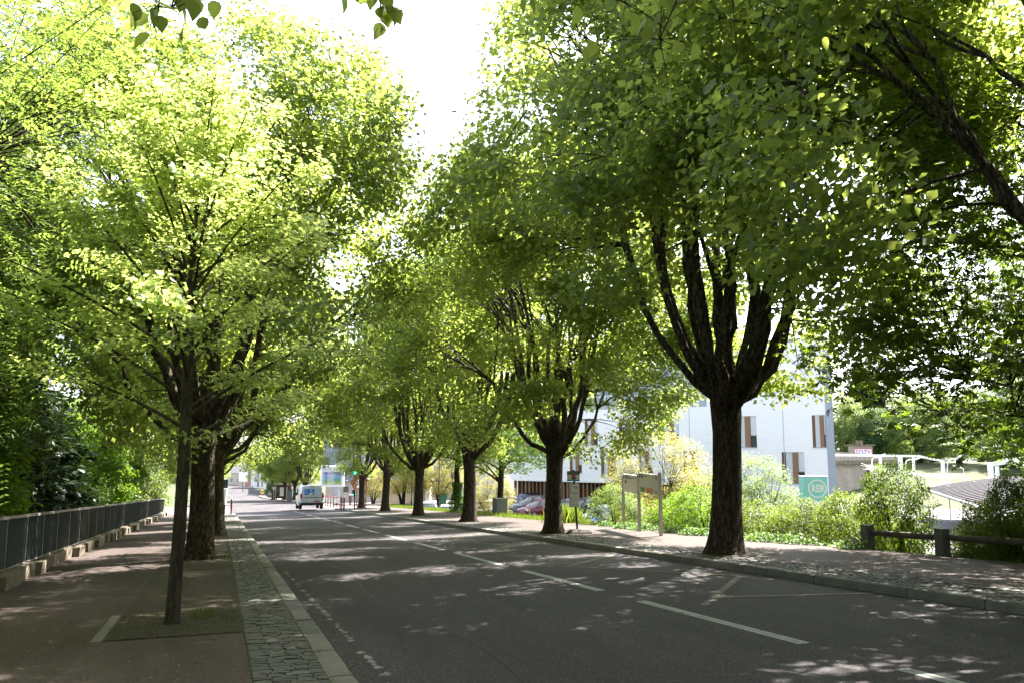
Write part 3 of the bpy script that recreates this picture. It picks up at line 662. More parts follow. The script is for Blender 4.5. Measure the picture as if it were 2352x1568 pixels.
# the slim young lime in front
def grow_young(seed=3):
    rg = np.random.default_rng(seed); W = Wood()
    zs = np.array([-.2, 0, .1, .4, 1.0, 1.7, 2.3, 2.7, 3.2, 4.0, 4.8, 5.4]); rad = np.array([.12, .092, .082, .073, .070, .067, .064, .066, .045, .03, .016, .008])
    tr = np.stack([.016*zs+.02*np.sin(zs*1.1), .01*zs, zs], 1); W.tube(tr, rad, 14, .02, rg)
    C = []; nodes = []
    for i in range(40):
        u = (i/40)**.85; z = 2.0+u*3.2; az = i*2.39996+rg.normal(0, .2); el = math.radians(22+46*u+rg.normal(0, 7))
        ml = 2.55*math.sqrt(max(.05, 1-((u-.2)/.85)**2))*rg.uniform(.8, 1.08) if u > .2 else rg.uniform(1.9, 2.6)
        s = np.array([np.interp(z, zs, tr[:, 0]), np.interp(z, zs, tr[:, 1]), z]); d = unit(az, el)
        e = s+d*ml; P = bez(s, s+unit(az, el+.12)*ml*.5, e-np.array([0, 0, .12]), 8); W.tube(P, np.linspace(.026*(1-.5*u), .005, 8), 6)
        for j in range(9):
            k = rg.uniform(.25, 1.0); p0 = P[min(7, int(k*7))]; d2 = unit(az+rg.choice([-1, 1])*rg.uniform(.4, 1.2), rg.uniform(-.1, .45)); l2 = rg.uniform(.25, .7)*(1.15-.5*k)
            q = p0+d2*l2; Q = bez(p0, p0+d2*l2*.5+np.array([0, 0, .04]), q, 4); W.tube(Q, np.linspace(.006, .003, 4), 3)
            for v in (.4, .7, 1.0): C.append(p0+d2*l2*v)
        for v in (4, 5, 6, 7): C.append(P[v])
    for k in range(14): C.append(tr[-1]-np.array([0, 0, rg.uniform(0, 1.2)])+rg.normal(0, .14, 3))
    for k in range(10): C.append(np.array([.07, .02, 2.05])+rg.normal(0, .16, 3)*np.array([1.3, 1, .5]))
    C = np.array(C); P, T, N, L = leaf_field(rg, C, 19, .13, .068, droop=.5, flat=.9, outw=.3, ctr=np.array([0, 0, 2.6]), flatten=.55)
    return W.mesh('trunk', M['bark_young']), (P, T, N, L), rg
yw, (P, T, N, L), rg = grow_young()
yroot = thing('young_lime_tree', 'slim young lime tree with pale bright leaves nearest on the left pavement', 'tree', g(-.43, 10.15), 0.4)
link('trunk', yw, yroot)
c_, s_ = math.cos(-.4), math.sin(-.4)
cl = np.array([0-(-.43), 0-10.15, 0]); cl = np.array([c_*cl[0]-s_*cl[1], s_*cl[0]+c_*cl[1], 1.5])
order = np.argsort(((P-cl)**2).sum(1)-L*4); near = order[:300]; rest = order[300:]
tag(link('crown', leaves_mesh('crown', P[rest], T[rest], N[rest], L[rest], 'oval', M['lime_young'], rg), yroot), kind='stuff')
add_leaf_parts(yroot, [one_leaf('leaf', 'big', 'lime_young', v) for v in (.2, .4, .6, .8)], P, T, N, L, near)

# ---------------- horse chestnut just right of the frame, its fans of leaflets hang into view
def palmate(rg, C, per, size, spread):
    n = len(C)*per; P0 = np.repeat(C, per, 0)+rg.normal(0, 1, (n, 3))*np.array([spread, spread, spread*.5])
    N0 = nrm(rg.normal(0, .35, (n, 3))+np.array([0, 0, 1.0])); a0 = rg.uniform(0, 2*PI, n); X = nrm(np.cross(N0, rg.normal(size=(n, 3)))); Y = np.cross(N0, X)
    P = []; T = []; N = []; L = []
    for k, a in enumerate(np.radians([-105, -62, -30, 0, 30, 62, 105])):
        t = X*math.cos(a)+Y*math.sin(a); t = nrm(t+np.array([0, 0, -.55])+rg.normal(0, .07, (n, 3)))
        P.append(P0+t*.012); T.append(t); N.append(N0+t*.35); L.append(size*(1-.10*abs(k-3))*np.repeat(1, n)*rg.uniform(.8, 1.1, n))
    return map(np.concatenate, (P, T, N, L))
LEAF['leaflet'] = (np.array([(0, 0, 0), (.45, .10, .02), (.78, .17, .03), (1, 0, -.08), (.78, -.17, .03), (.45, -.10, .02)]), [(0, 1, 2, 3), (0, 3, 4, 5)])
def grow_chestnut(seed, ncl, R, H, zb, per=8):
    rg = np.random.default_rng(seed); W = Wood(); zs = np.array([-.5, 0, .5, 1.5, 2.6, 4, 6, 8, H-1.5]); rr = np.array([.5, .4, .34, .3, .28, .24, .17, .1, .03])
    tr = np.stack([0.05*np.sin(zs), .05*np.cos(zs*.8), zs], 1); W.tube(tr, rr, 14, .04, rg); nodes = list(tr[4:])
    for i in range(26):
        z = rg.uniform(2.4, H-3); az = i*2.4; el = math.radians(rg.uniform(5, 50)); s = np.array([0, 0, z]); l = R*rg.uniform(.6, .95)*(1 if z < H*.6 else .7)
        e = s+unit(az, el)*l; P = bez(s, s+unit(az, el+.3)*l*.5, e, 9); W.tube(P, np.linspace(.11, .015, 9), 6); nodes += list(P[2:])
        for u in range(4):
            s0 = P[rg.integers(3, 8)]; d = unit(az+rg.normal(0, .9), rg.uniform(-.1, .6)); q = bez(s0, s0+d*.8, s0+d*1.6+np.array([0, 0, -.2]), 5); W.tube(q, np.linspace(.03, .008, 5), 4); nodes += list(q[1:])
    C = crown_points(rg, ncl, R, zb, H, tmid=.38, hollow=.35, zhol=zb+1.0, gap=-1.1, skirt=(.1, .1)); ND = np.array(nodes)
    for c in C:
        a = ND[np.argmin(((ND-c)**2).sum(1))]; W.tube(bez(a, (a+c)/2+np.array([0, 0, .1]), c, 3), [.012, .008, .005], 3)
    P, T, N, L = palmate(rg, C, per, .20, .34)
    return W.mesh('trunk', M['bark_dark']), leaves_mesh('crown', P, T, N, L, 'leaflet', M['chestnut'], rg)
ch = grow_chestnut(8, 1700, 6.8, 13.0, 3.7, 9)
def gt(x, y): return (x, y, terrain(x, y))
tree('horse chestnut tree just right of the picture with broad dark fan-shaped leaves hanging in', gt(16.6, 9.4), ch[0], ch[1], 0.3, 1.0, name='chestnut_tree', group='chestnut trees on the bank')
tree('unseen horse chestnut tree added on the bank behind the camera for foreground shade', gt(17.4, -3.5), ch[0], ch[1], 2.0, 1.0, name='chestnut_tree', group='chestnut trees on the bank')  # not in view, added to deepen the foreground shade
tree('horse chestnut tree deeper on the bank, added right of the picture to block sun', gt(23.5, 11.5), ch[0], ch[1], 4.0, 1.05, name='chestnut_tree', group='chestnut trees on the bank')  # added beyond the frame to block sun from the right-hand crowns
tree('unseen horse chestnut tree added on the bank beside the camera to block sun', gt(20.5, 2.5), ch[0], ch[1], 1.1, 1.05, name='chestnut_tree', group='chestnut trees on the bank')  # unseen, another sun blocker added for the right-hand crowns
tree('small horse chestnut tree with several stems behind the grey-green cabinet', tuple(at(1150, 1178, .05)), ch[0], ch[1], 1.9, .62, name='chestnut_tree', group='chestnut trees on the bank', mats=(None, 'maple'))

# ---------------- bushy trees and shrubs: leaf clumps from the ground up
def grow_bush(seed, R, H, ncl, per, leaf, spread, shape, lmat, zb=.15, stems=9, tmid=.4, gap=-.8, bark='bark_dark', flat=.6):
    rg = np.random.default_rng(seed); W = Wood(); nodes = []
    for i in range(stems):
        az = 2*PI*i/stems+rg.normal(0, .3); el = math.radians(rg.uniform(50, 85)); l = (H-zb)*rg.uniform(.55, .9); s = unit(az, 0)*R*.06; s[2] = -.1
        e = s+unit(az, el)*l; e[:2] *= min(1, .75*R/max(.01, np.hypot(*e[:2]))); P = bez(s, s+np.array([0, 0, l*.45]), e, 8); W.tube(P, np.linspace(.018*H, .004*H, 8), 6); nodes += list(P[1:])
    C = crown_points(rg, ncl, R, zb, H, tmid=tmid, hollow=.0, zhol=-9, gap=gap, shell=.22); ND = np.array(nodes)
    for c in C[::2]:
        a = ND[np.argmin(((ND-c)**2).sum(1))]; W.tube(bez(a, (a+c)/2, c, 3), np.array([.003, .002, .001])*H, 3)
    P, T, N, L = leaf_field(rg, C, per, spread, leaf, ctr=np.array([0, 0, H*.3]), flat=flat); P[:, 2] = np.maximum(P[:, 2], .02)
    return W.mesh('stems', M[bark]), leaves_mesh('foliage', P, T, N, L, shape, M[lmat], rg)
bt1 = grow_bush(61, 3.0, 8.0, 900, 50, .13, .34, 'oval', 'maple', zb=.3)
bt2 = grow_bush(67, 2.6, 6.5, 600, 50, .12, .33, 'kite', 'shrub', zb=.2)
sh1 = grow_bush(71, 1.3, 2.3, 300, 44, .062, .17, 'oval', 'shrub')
sh2 = grow_bush(73, 1.15, 1.9, 260, 44, .055, .16, 'oval', 'shrub', gap=-.55)
gold = grow_bush(79, 2.0, 5.2, 380, 55, .11, .26, 'kite', 'gold', zb=.8, stems=5, gap=-.6, flat=1.3, tmid=.5)
def shrub(label, loc, wm, rz, s, sz=None, name='shrub', cat='shrub', group=None, mats=None):
    root = thing(name, label, cat, loc, rz, group); root.scale = (s, s, sz or s)
    a = link('stems' if name == 'shrub' else 'trunk', wm[0], root); b_ = tag(link('foliage' if name == 'shrub' else 'crown', wm[1], root), kind='stuff')
    if mats:
        for o, m in ((a, mats[0]), (b_, mats[1])):
            if m: o.material_slots[0].link = 'OBJECT'; o.material_slots[0].material = M[m]
    return root
# robinia: feathery leaves
def grow_robinia(seed):
    rg = np.random.default_rng(seed); W = Wood(); zs = np.linspace(-.3, 9.0, 10); tr = np.stack([.1*np.sin(zs*.7), .1*np.cos(zs*.6), zs], 1); W.tube(tr, np.linspace(.28, .06, 10), 12, .05, rg); nodes = list(tr[4:])
    for i in range(24):
        z = rg.uniform(3, 9); az = i*2.4; el = math.radians(rg.uniform(15, 60)); l = rg.uniform(2.2, 4.2); s = np.array([0, 0, z]); e = s+unit(az, el)*l
        P = bez(s, s+unit(az, el-.2)*l*.5, e, 8)+np.concatenate([np.zeros((1, 3)), rg.normal(0, .06, (7, 3))]); W.tube(P, np.linspace(.07, .012, 8), 5); nodes += list(P[2:])
    C = crown_points(rg, 900, 4.4, 2.5, 12.0, hollow=.3, zhol=4, gap=-.7, skirt=(.1, .1)); ND = np.array(nodes)
    for c in C:
        a = ND[np.argmin(((ND-c)**2).sum(1))]; W.tube(bez(a, (a+c)/2+np.array([0, 0, .1]), c, 3), [.012, .007, .004], 3)
    n = len(C)*11; P0 = np.repeat(C, 11, 0)+rg.normal(0, .3, (n, 3)); o = nrm(P0-np.array([0, 0, 6])); A = nrm(o*.8+rg.normal(0, .7, (n, 3))+np.array([0, 0, -.25])); N0 = nrm(rg.normal(0, .35, (n, 3))+np.array([0, 0, 1])); Sd = nrm(np.cross(A, N0))
    P = []; T = []; N = []; L = []
    for k in range(7):
        for sgn in (-1, 1):
            P.append(P0+A*(.035+.045*k)-np.array([0, 0, .006*k*k*.5])); T.append(Sd*sgn+A*.45); N.append(N0+rg.normal(0, .2, (n, 3))); L.append(rg.uniform(.055, .08, n)*(1-.05*k))
    P, T, N, L = map(np.concatenate, (P, T, N, L))
    return W.mesh('trunk', M['bark_dark']), leaves_mesh('crown', P, T, N, L, 'kite', M['robinia'], rg)
rob = grow_robinia(91)
def conifer(seed, H, R):
    rg = np.random.default_rng(seed); W = Wood(); W.tube(np.array([[0, 0, -.3], [0, 0, H*.5], [0, 0, H]]), [.02*H, .012*H, .002*H], 8); C = []; T = []
    for i in range(150):
        u = (i/150); z = H*(.08+.9*u); r = R*(1-u)**.8*rg.uniform(.75, 1.1)+.1; az = i*2.4; s = np.array([0, 0, z]); d = unit(az, .12-.3*(1-u)); e = s+d*r
        P = bez(s, s+d*r*.5+np.array([0, 0, .06*r]), e, 5); W.tube(P, np.linspace(.02, .005, 5)*H/8, 3)
        m = max(4, int(26*r/R)); k = rg.uniform(.15, 1, m)
        for q in k: C.append(s+d*r*q+rg.normal(0, .05*R, 3)-np.array([0, 0, .05*q*r])); T.append(d)
    C = np.array(C); T = np.repeat(np.array(T), 9, 0)
    n = len(C)*9; P = np.repeat(C, 9, 0)+rg.normal(0, .07*R, (n, 3)); T = nrm(T+rg.normal(0, .5, (n, 3))+np.array([0, 0, -.25])); N = nrm(rg.normal(0, .5, (n, 3))+np.array([0, 0, 1]))
    return W.mesh('trunk', M['bark_dark']), leaves_mesh('crown', P, T, N, rg.uniform(.08, .16, n)*R, 'kite', M['conifer'], rg)
con = conifer(97, 9, 2.6)
# garden behind the left railing
GB = 'trees in the garden behind the left railing'
for i, (x, yy, wm, s, mm, nm, lab) in enumerate((
    (-6.4, 11.0, rob, 1.22, None, 'robinia_tree', 'feathery yellow-green robinia tree filling the top left corner'),
    (-7.5, 19.0, rob, 1.3, None, 'robinia_tree', 'second feathery robinia tree behind the railing, farther back'),
    (-6.0, 15.6, bt1, .72, None, 'maple_tree', 'bushy maple tree nearest behind the left railing'),
    (-6.9, 20.5, bt1, .95, None, 'maple_tree', 'bushy maple tree second behind the railing at the left edge'),
    (-9.6, 25.0, bt1, 1.3, None, 'maple_tree', 'tall bushy maple tree at the back of the left garden'),
    (-6.6, 27.5, con, 1.05, None, 'conifer_tree', 'dark conifer tree behind the middle of the left railing'),
    (-7.3, 33.5, con, 1.25, None, 'conifer_tree', 'taller dark conifer tree behind the far part of the railing'),
    (-6.6, 38.5, bt2, 1.0, 'maple', 'maple_tree', 'small leafy maple tree beside the far conifer'),
    (-6.8, 44.0, bt1, .95, None, 'maple_tree', 'leafy maple tree behind the far end of the railing'),
    (-7.2, 52.0, bt1, 1.1, None, 'maple_tree', 'leafy maple tree at the far left end of the garden'),
    (-7.0, 63.0, bt1, 1.1, 'shrub', 'maple_tree', 'pale leafy maple tree beyond the end of the railing'),
    (-12.5, 16.0, bt1, 1.5, None, 'maple_tree', 'large maple tree far back at the left edge of the picture'),
    (-12.0, 38.0, bt1, 1.5, None, 'maple_tree', 'large maple tree behind the conifers'),
    (-8.0, 4.5, bt1, 1.3, None, 'maple_tree', 'unseen maple tree behind the railing, added outside the left edge for shade'), (-8.5, -4.5, bt1, 1.4, None, 'maple_tree', 'unseen maple tree behind the railing, added behind the camera for shade'))):  # these last two are out of view, added to shade the foreground
    shrub(lab, gt(x, yy), wm, i*1.3, s, name=nm, cat='tree', group=GB, mats=(None, mm) if mm else None)
for i, (x, yy, s, lab) in enumerate(((-5.0, 11.8, .9, 'low shrub against the left railing at the picture edge'), (-5.0, 17.2, .95, 'low shrub second along the back of the left railing'), (-5.1, 22.5, 1.0, 'low shrub third along the back of the left railing'), (-5.0, 36.5, 1.0, 'low shrub by the far end of the left railing'))):
    shrub(lab, gt(x, yy), sh1, i*2.0, s, group='shrubs behind the left railing', mats=(None, 'maple'))

# ------------------------------------------------------------------ buildings
def text_mesh(s, size, mat, align='LEFT', bold=0.0):
    cu = bpy.data.curves.new('txt', 'FONT'); cu.body = s; cu.size = size; cu.align_x = align; cu.resolution_u = 3; cu.offset = bold
    o = bpy.data.objects.new('txt', cu); me = bpy.data.meshes.new_from_object(o); bpy.data.objects.remove(o)
    me.materials.clear(); me.materials.append(mat); return me
FACE = (PI/2, 0, 0)              # writing stands upright and looks towards local -y
class Facade:
    """a wall line from A to B (A at the left as seen from the road); local x runs along it, local y goes in, z is world height"""
    def __init__(s, A, B):
        s.A = np.array(A[:2], float); s.B = np.array(B[:2], float); d = s.B-s.A; s.W = float(np.hypot(*d)); s.u = d/s.W; s.n = np.array([-s.u[1], s.u[0]]); s.rz = math.atan2(d[1], d[0])
    def uv(s, px, py, inset=0.0):
        r = ray(px, py); a = s.A+s.n*inset; t = float(((a-CAM[:2])@s.n)/(r[:2]@s.n)); p = CAM+t*r
        return float((p[:2]-s.A)@s.u), float(p[2])
    def rect(s, x0, y0, x1, y1):
        u0, za = s.uv(x0, y0); u1, zb = s.uv(x1, y1); u2, zc = s.uv(x0, y1); return (min(u0, u2), u1, min(zb, zc), max(za, s.uv(x1, y0)[1]))
def wall_mesh(u0, u1, z0, z1, holes, depth=.22, D=8.0, y=0.0, skew=0.0):
    b = MB(); H_ = [h for h in holes if h[1] > u0 and h[0] < u1]
    us = sorted({u0, u1, *[min(max(h[0], u0), u1) for h in H_], *[min(max(h[1], u0), u1) for h in H_]}); zs = sorted({z0, z1, *[min(max(h[2], z0), z1) for h in H_], *[min(max(h[3], z0), z1) for h in H_]})
    for i in range(len(us)-1):
        for j in range(len(zs)-1):
            cu, cz = (us[i]+us[i+1])/2, (zs[j]+zs[j+1])/2
            if any(h[0] < cu < h[1] and h[2] < cz < h[3] for h in H_): continue
            b.quad((us[i], y, zs[j]), (us[i+1], y, zs[j]), (us[i+1], y, zs[j+1]), (us[i], y, zs[j+1]))
    for h in H_:
        a, c, e, f = h
        b.quad((a, y, e), (a, y, f), (a, y+depth, f), (a, y+depth, e)); b.quad((c, y, e), (c, y+depth, e), (c, y+depth, f), (c, y, f))
        b.quad((a, y, f), (c, y, f), (c, y+depth, f), (a, y+depth, f)); b.quad((a, y, e), (a, y+depth, e), (c, y+depth, e), (c, y, e))
    v1 = u1-skew
    b.quad((u0, y, z0), (u0, y, z1), (u0, y+D, z1), (u0, y+D, z0)); b.quad((u1, y, z0), (v1, y+D, z0), (v1, y+D, z1), (u1, y, z1))
    b.quad((u0, y, z1), (u1, y, z1), (v1, y+D, z1), (u0, y+D, z1)); b.quad((u0, y+D, z0), (u0, y+D, z1), (v1, y+D, z1), (v1, y+D, z0))
    return b
def brickmat(name, c1, c2, mort, wd, ht):
    m, t, b = nodes_of(name); b.inputs['Roughness'].default_value = .75
    tc = t.nodes.new('ShaderNodeTexCoord'); sx = t.nodes.new('ShaderNodeSeparateXYZ'); cb = t.nodes.new('ShaderNodeCombineXYZ'); k = t.nodes.new('ShaderNodeTexBrick')
    t.links.new(tc.outputs['Object'], sx.inputs[0]); t.links.new(sx.outputs[0], cb.inputs[0]); t.links.new(sx.outputs[2], cb.inputs[1]); t.links.new(cb.outputs[0], k.inputs['Vector'])
    k.inputs['Scale'].default_value = 1; k.inputs['Brick Width'].default_value = wd; k.inputs['Row Height'].default_value = ht; k.inputs['Mortar Size'].default_value = .012
    k.inputs['Color1'].default_value = (*c1, 1); k.inputs['Color2'].default_value = (*c2, 1); k.inputs['Mortar'].default_value = (*mort, 1)
    t.links.new(k.outputs[0], b.inputs['Base Color']); return m
M['white_brick'] = brickmat('white_glazed_brick', (.87, .87, .87), (.83, .83, .84), (.72, .72, .73), .5, .11)
M['red_brick'] = brickmat('red_brick', (.42, .19, .11), (.34, .15, .09), (.35, .28, .22), .4, .12)
M['zinc'] = pmat('blue_grey_zinc', (.19, .225, .27), .45, .15, .7, spec=.5)
M['zinc_pale'] = pmat('pale_zinc', (.34, .38, .44), .45, .12, .7, spec=.5)
M['render_white'] = pmat('white_render', (.74, .73, .70), .8, .08, .5)
M['render_beige'] = pmat('beige_render', (.52, .46, .38), .8, .12, .5)
M['shutter'] = pmat('pale_roller_shutter', (.62, .63, .66), .6, .06, 2.0)
M['garage'] = pmat('grey_garage_door', (.10, .11, .12), .5)
M['slate'] = pmat('slate_roof', (.10, .10, .11), .7, .3, 2.0)

# white apartment block on the right
fa = Facade(atd(1175, 1100, 79), atd(1921, 1100, 62.0)); GZ = -4.25
apt = thing('apartment_building', 'white brick apartment building with brown wooden window strips and slatted ground floor', 'building', (fa.A[0], fa.A[1], 0), fa.rz)
def Z4(a, b_, c, d): return fa.rect(1240.35+a*.2344, 918.8+b_*.2344, 1240.35+c*.2344, 918.8+d*.2344)
def Z5(a, b_, c, d): return fa.rect(1607.9+a*.2754, 872.8+b_*.2754, 1607.9+c*.2754, 872.8+d*.2754)
wins = [Z4(440, 190, 566, 437), Z4(775, 180, 922, 437), Z4(1175, 160, 1362, 432), Z4(292, 500, 411, 705), Z4(600, 480, 740, 742), Z4(968, 490, 1100, 748), Z4(1410, 490, 1560, 752), Z4(205, 290, 262, 420), Z4(60, 505, 160, 690),
        Z5(942, 290, 1077, 556), Z5(690, 598, 878, 856), Z5(290, 300, 476, 556)]
slab_z = fa.uv(1400, 1104)[1]; par_z = fa.uv(1460, 937)[1]
uS = fa.uv(1625, 1000)[0]; uE = fa.W; topz = fa.uv(1908, 778)[1]
b = wall_mesh(0, uS, slab_z, par_z, wins, D=11.5); b.build('wall', M['white_brick'], apt)
b = wall_mesh(uS, uE-.55, GZ, topz, wins, D=6.0, skew=5.5); b.build('wall', M['white_brick'], apt)
MB().prism([(uE-.55, -.02), (uE, -.02), (uE-5.5, 6.0), (uE-6.05, 6.0)], 'z', GZ, topz).build('corner_strip', M['zinc_pale'], apt)
MB().prism([(uS-.1, topz), (uE-.1, topz), (uE-.4, topz+.25), (uS-.1, topz+.25)], 'y', -.08, .4).build('roof', M['zinc'], apt)
for px in (1559, 1584, 1700, 1800):
    u = fa.uv(px, 1000)[0]; z_ = par_z if u < uS else topz; MB().box(u-.02, u+.02, -.012, -.002, slab_z, z_-.05).build('panel_joint', M['zinc_pale'], apt)
# set-back storey, terrace, rail
sb_u0 = 2.0
MB().box(sb_u0, uS-.05, 2.6, 11.4, par_z-.1, par_z+6.2).build('set_back_storey', M['zinc_pale'], apt)
seam = MB().box(-.02, .02, 2.54, 2.6, par_z, par_z+6.2).mesh('cladding_seam', M['zinc'])
for i in range(int((uS-sb_u0)/.55)): link('cladding_seam', seam, apt, (sb_u0+.4+i*.55, 0, 0))
MB().box(0, uS-.05, -.03, .18, par_z, par_z+.42).build('parapet', M['zinc_pale'], apt)
post = MB().box(-.025, .025, .05, .1, par_z+.42, par_z+1.15).mesh('rail_post', M['white'])
for i in range(int((uS-.3)/1.1)): link('rail_post', post, apt, (.3+i*1.1, 0, 0))
MB().box(.2, uS-.2, .04, .11, par_z+1.15, par_z+1.2).build('terrace_rail', M['white'], apt)
for i in range(9):
    o = tag(link('terrace_plant', sh2[1], apt, (1.0+i*1.75, .9, par_z), (0, 0, i*1.3), (.45, .4, .5)), kind='stuff')
# ground floor: dark recess with upright slats
MB().box(.1, uS-.05, .9, 11, GZ, slab_z).build('ground_floor', M['wood'], apt)
sl = [MB().box(-.07, .07, .22, .5, GZ, slab_z-.01).mesh('slat', m) for m in (M['wood'], M['wood_light'])]
for i in range(int((uS-.3)/.42)): link('slat', sl[(i*7 % 5) % 2], apt, (.2+i*.42, 0, 0))
MB().box(0, uS-.03, -.04, .9, slab_z-.16, slab_z-.003).build('slab_edge', M['white'], apt)
for (a, c, e, f) in wins:
    wn = MB().box(a, c, .17, .21, e, f).build('window', M['pane'], apt)
    w_ = c-a
    MB().box(a+.002, a+.16*w_, .02, .165, e+.002, f-.002).build('wood_panel', M['wood'], wn)
    MB().box(a+.17*w_, a+.47*w_, .10, .165, e+.002, f-.002).build('shutter', M['shutter'], wn)
    MB().box(a+.48*w_, a+.72*w_, .0, .165, e+.002, f-.002).build('wood_panel', M['wood_light'], wn)
    MB().box(a+.73*w_, c-.002, .08, .165, f-.62*(f-e), f-.002).build('shutter', M['shutter'], wn)
    MB().box(a+.73*w_, c-.002, .09, .165, f-.66*(f-e), f-.622*(f-e)).build('frame', M['wood'], wn)
    MB().box(a-.04, c+.04, -.05, .15, e-.06, e-.003).build('sill', M['zinc_pale'], wn)

def simple_house(name, label, fac, z0, z1, wins_, wall, roofm, group=None, D=9.0, roof='gable', frame='white', pane='pane', roof_h=2.5):
    h = thing(name, label, 'building', (fac.A[0], fac.A[1], 0), fac.rz, group)
    wall_mesh(0, fac.W, z0, z1, wins_, D=D).build('wall', M[wall], h)
    if roof == 'gable': MB().prism([(-.3, z1), (D/2, z1+roof_h), (D+.3, z1)], 'x', -.3, fac.W+.3).build('roof', M[roofm], h)
    elif roof == 'front': MB().prism([(-.3, z1), (fac.W/2, z1+roof_h), (fac.W+.3, z1)], 'y', -.3, D).build('roof', M[roofm], h)
    else: MB().box(-.1, fac.W+.1, -.1, D+.1, z1, z1+.3).build('roof', M[roofm], h)
    for (a, c, e, f) in wins_:
        wn = MB().box(a, c, .14, .19, e, f).build('window', M[pane], h)
        MB().box(a, c, .1, .138, (e+f)/2-.03, (e+f)/2+.03).build('frame', M[frame], wn); MB().box((a+c)/2-.03, (a+c)/2+.03, .1, .138, e, f).build('frame', M[frame], wn)
        MB().box(a-.06, c+.06, -.06, .1, e-.1, e-.003).build('sill', M[frame], wn)
    return h
# grey clad block behind the crossing
fb = Facade(atd(742, 1100, 104), atd(990, 1100, 104)); zg = zr(100)
def Z1(a, b_, c, d): return fb.rect(661.5+a*.09375, 1047.4+b_*.09375, 661.5+c*.09375, 1047.4+d*.09375)
cz = fb.uv(850, 1103)[1]
wl = [Z1(1330, -80, 1470, 85), Z1(1430, 255, 1470, 575), Z1(2000, 150, 2100, 420), Z1(2500, 150, 2600, 420), Z1(1900, -300, 2020, -60), Z1(2500, -300, 2620, -60)]
clad = simple_house('clad_building', 'blue-grey metal clad building with pale ground floor behind the poster board', fb, cz, cz+9, wl, 'zinc', 'zinc', D=14, roof='flat')
seam = MB().box(-.03, .03, -.06, 0, cz, cz+9).mesh('cladding_seam', M['zinc_pale'])
for i in range(22): 
    u = .35+i*.6
    if not any(a-.1 < u < c+.1 for a, c, e, f in wl): link('cladding_seam', seam, clad, (u, 0, 0))
gl = [Z1(1330, 740, 1460, 880), Z1(2240, 720, 2900, 850), Z1(1880, 750, 1910, 900)]
wall_mesh(.2, fb.W-.2, zg-.6, cz-.003, gl, D=12, y=.6).build('ground_floor', M['render_beige'], clad)
for (a, c, e, f) in gl: MB().box(a, c, .75, .8, e, f).build('garage_door', M['garage'], clad)
# white block left of the apartments
fc = Facade(atd(992, 1100, 118), atd(1200, 1100, 112))
ww = []
for (x0, y0, x1, y1) in ((1002, 1027, 1011, 1047), (1022, 1026, 1032, 1045), (1043, 1025, 1053, 1044), (1066, 1024, 1076, 1043), (999, 1072, 1009, 1087), (1022, 1070, 1032, 1086), (1043, 1069, 1053, 1085), (1066, 1068, 1076, 1084), (1100, 1066, 1112, 1084), (1100, 1022, 1112, 1042), (1130, 1020, 1142, 1040), (1002, 985, 1011, 1003), (1022, 984, 1032, 1002), (1043, 983, 1053, 1001), (1066, 982, 1076, 1000)): ww.append(fc.rect(x0, y0, x1, y1))
simple_house('white_block', 'white rendered apartment block with small upright windows behind the fourth trunk', fc, zg-1, fc.uv(1000, 930)[1], ww, 'render_white', 'zinc', D=12, roof='flat')
# houses at the far end of the road
def Z2p(a, b_): return 496.1+a*.09375, 1038.2+b_*.09375
def Z2(fac, a, b_, c, d): return fac.rect(*Z2p(a, b_), *Z2p(c, d))
fh = Facade(atd(*Z2p(850, 900), 246), atd(*Z2p(1215, 900), 240))
simple_house('white_house', 'bright white house with tall windows at the far end of the road', fh, fh.uv(*Z2p(850, 930))[1]-1.5, fh.uv(*Z2p(850, 330))[1], [Z2(fh, 1018, 480, 1052, 600), Z2(fh, 1008, 710, 1050, 832), Z2(fh, 1112, 700, 1146, 822), Z2(fh, 1108, 480, 1142, 600), Z2(fh, 880, 820, 905, 925)], 'render_white', 'slate', D=10, roof='front', frame='render_beige', roof_h=4)
fh2 = Facade(atd(*Z2p(700, 900), 252), atd(*Z2p(846, 900), 250))
simple_house('brick_house', 'red brick house wall left of the far white house', fh2, fh2.uv(*Z2p(700, 900))[1]-2, fh2.uv(*Z2p(700, 500))[1], [Z2(fh2, 740, 640, 770, 720)], 'red_brick', 'slate', D=9)
fh3 = Facade(atd(*Z2p(1218, 900), 236), atd(*Z2p(1560, 900), 226))
simple_house('pale_house', 'pale plain house wall right of the far white house', fh3, fh3.uv(*Z2p(1218, 900))[1]-2, fh3.uv(*Z2p(1218, 430))[1], [Z2(fh3, 1300, 560, 1330, 640)], 'render_beige', 'slate', D=9, roof='flat')
fh4 = Facade(atd(520, 1100, 262), atd(562, 1100, 258))
simple_house('cream_house', 'cream house half hidden by leaves at the far left end of the road', fh4, zr(300)-1, fh4.uv(520, 1085)[1], [fh4.rect(530, 1098, 534, 1106), fh4.rect(545, 1098, 549, 1106)], 'render_beige', 'slate', D=9)
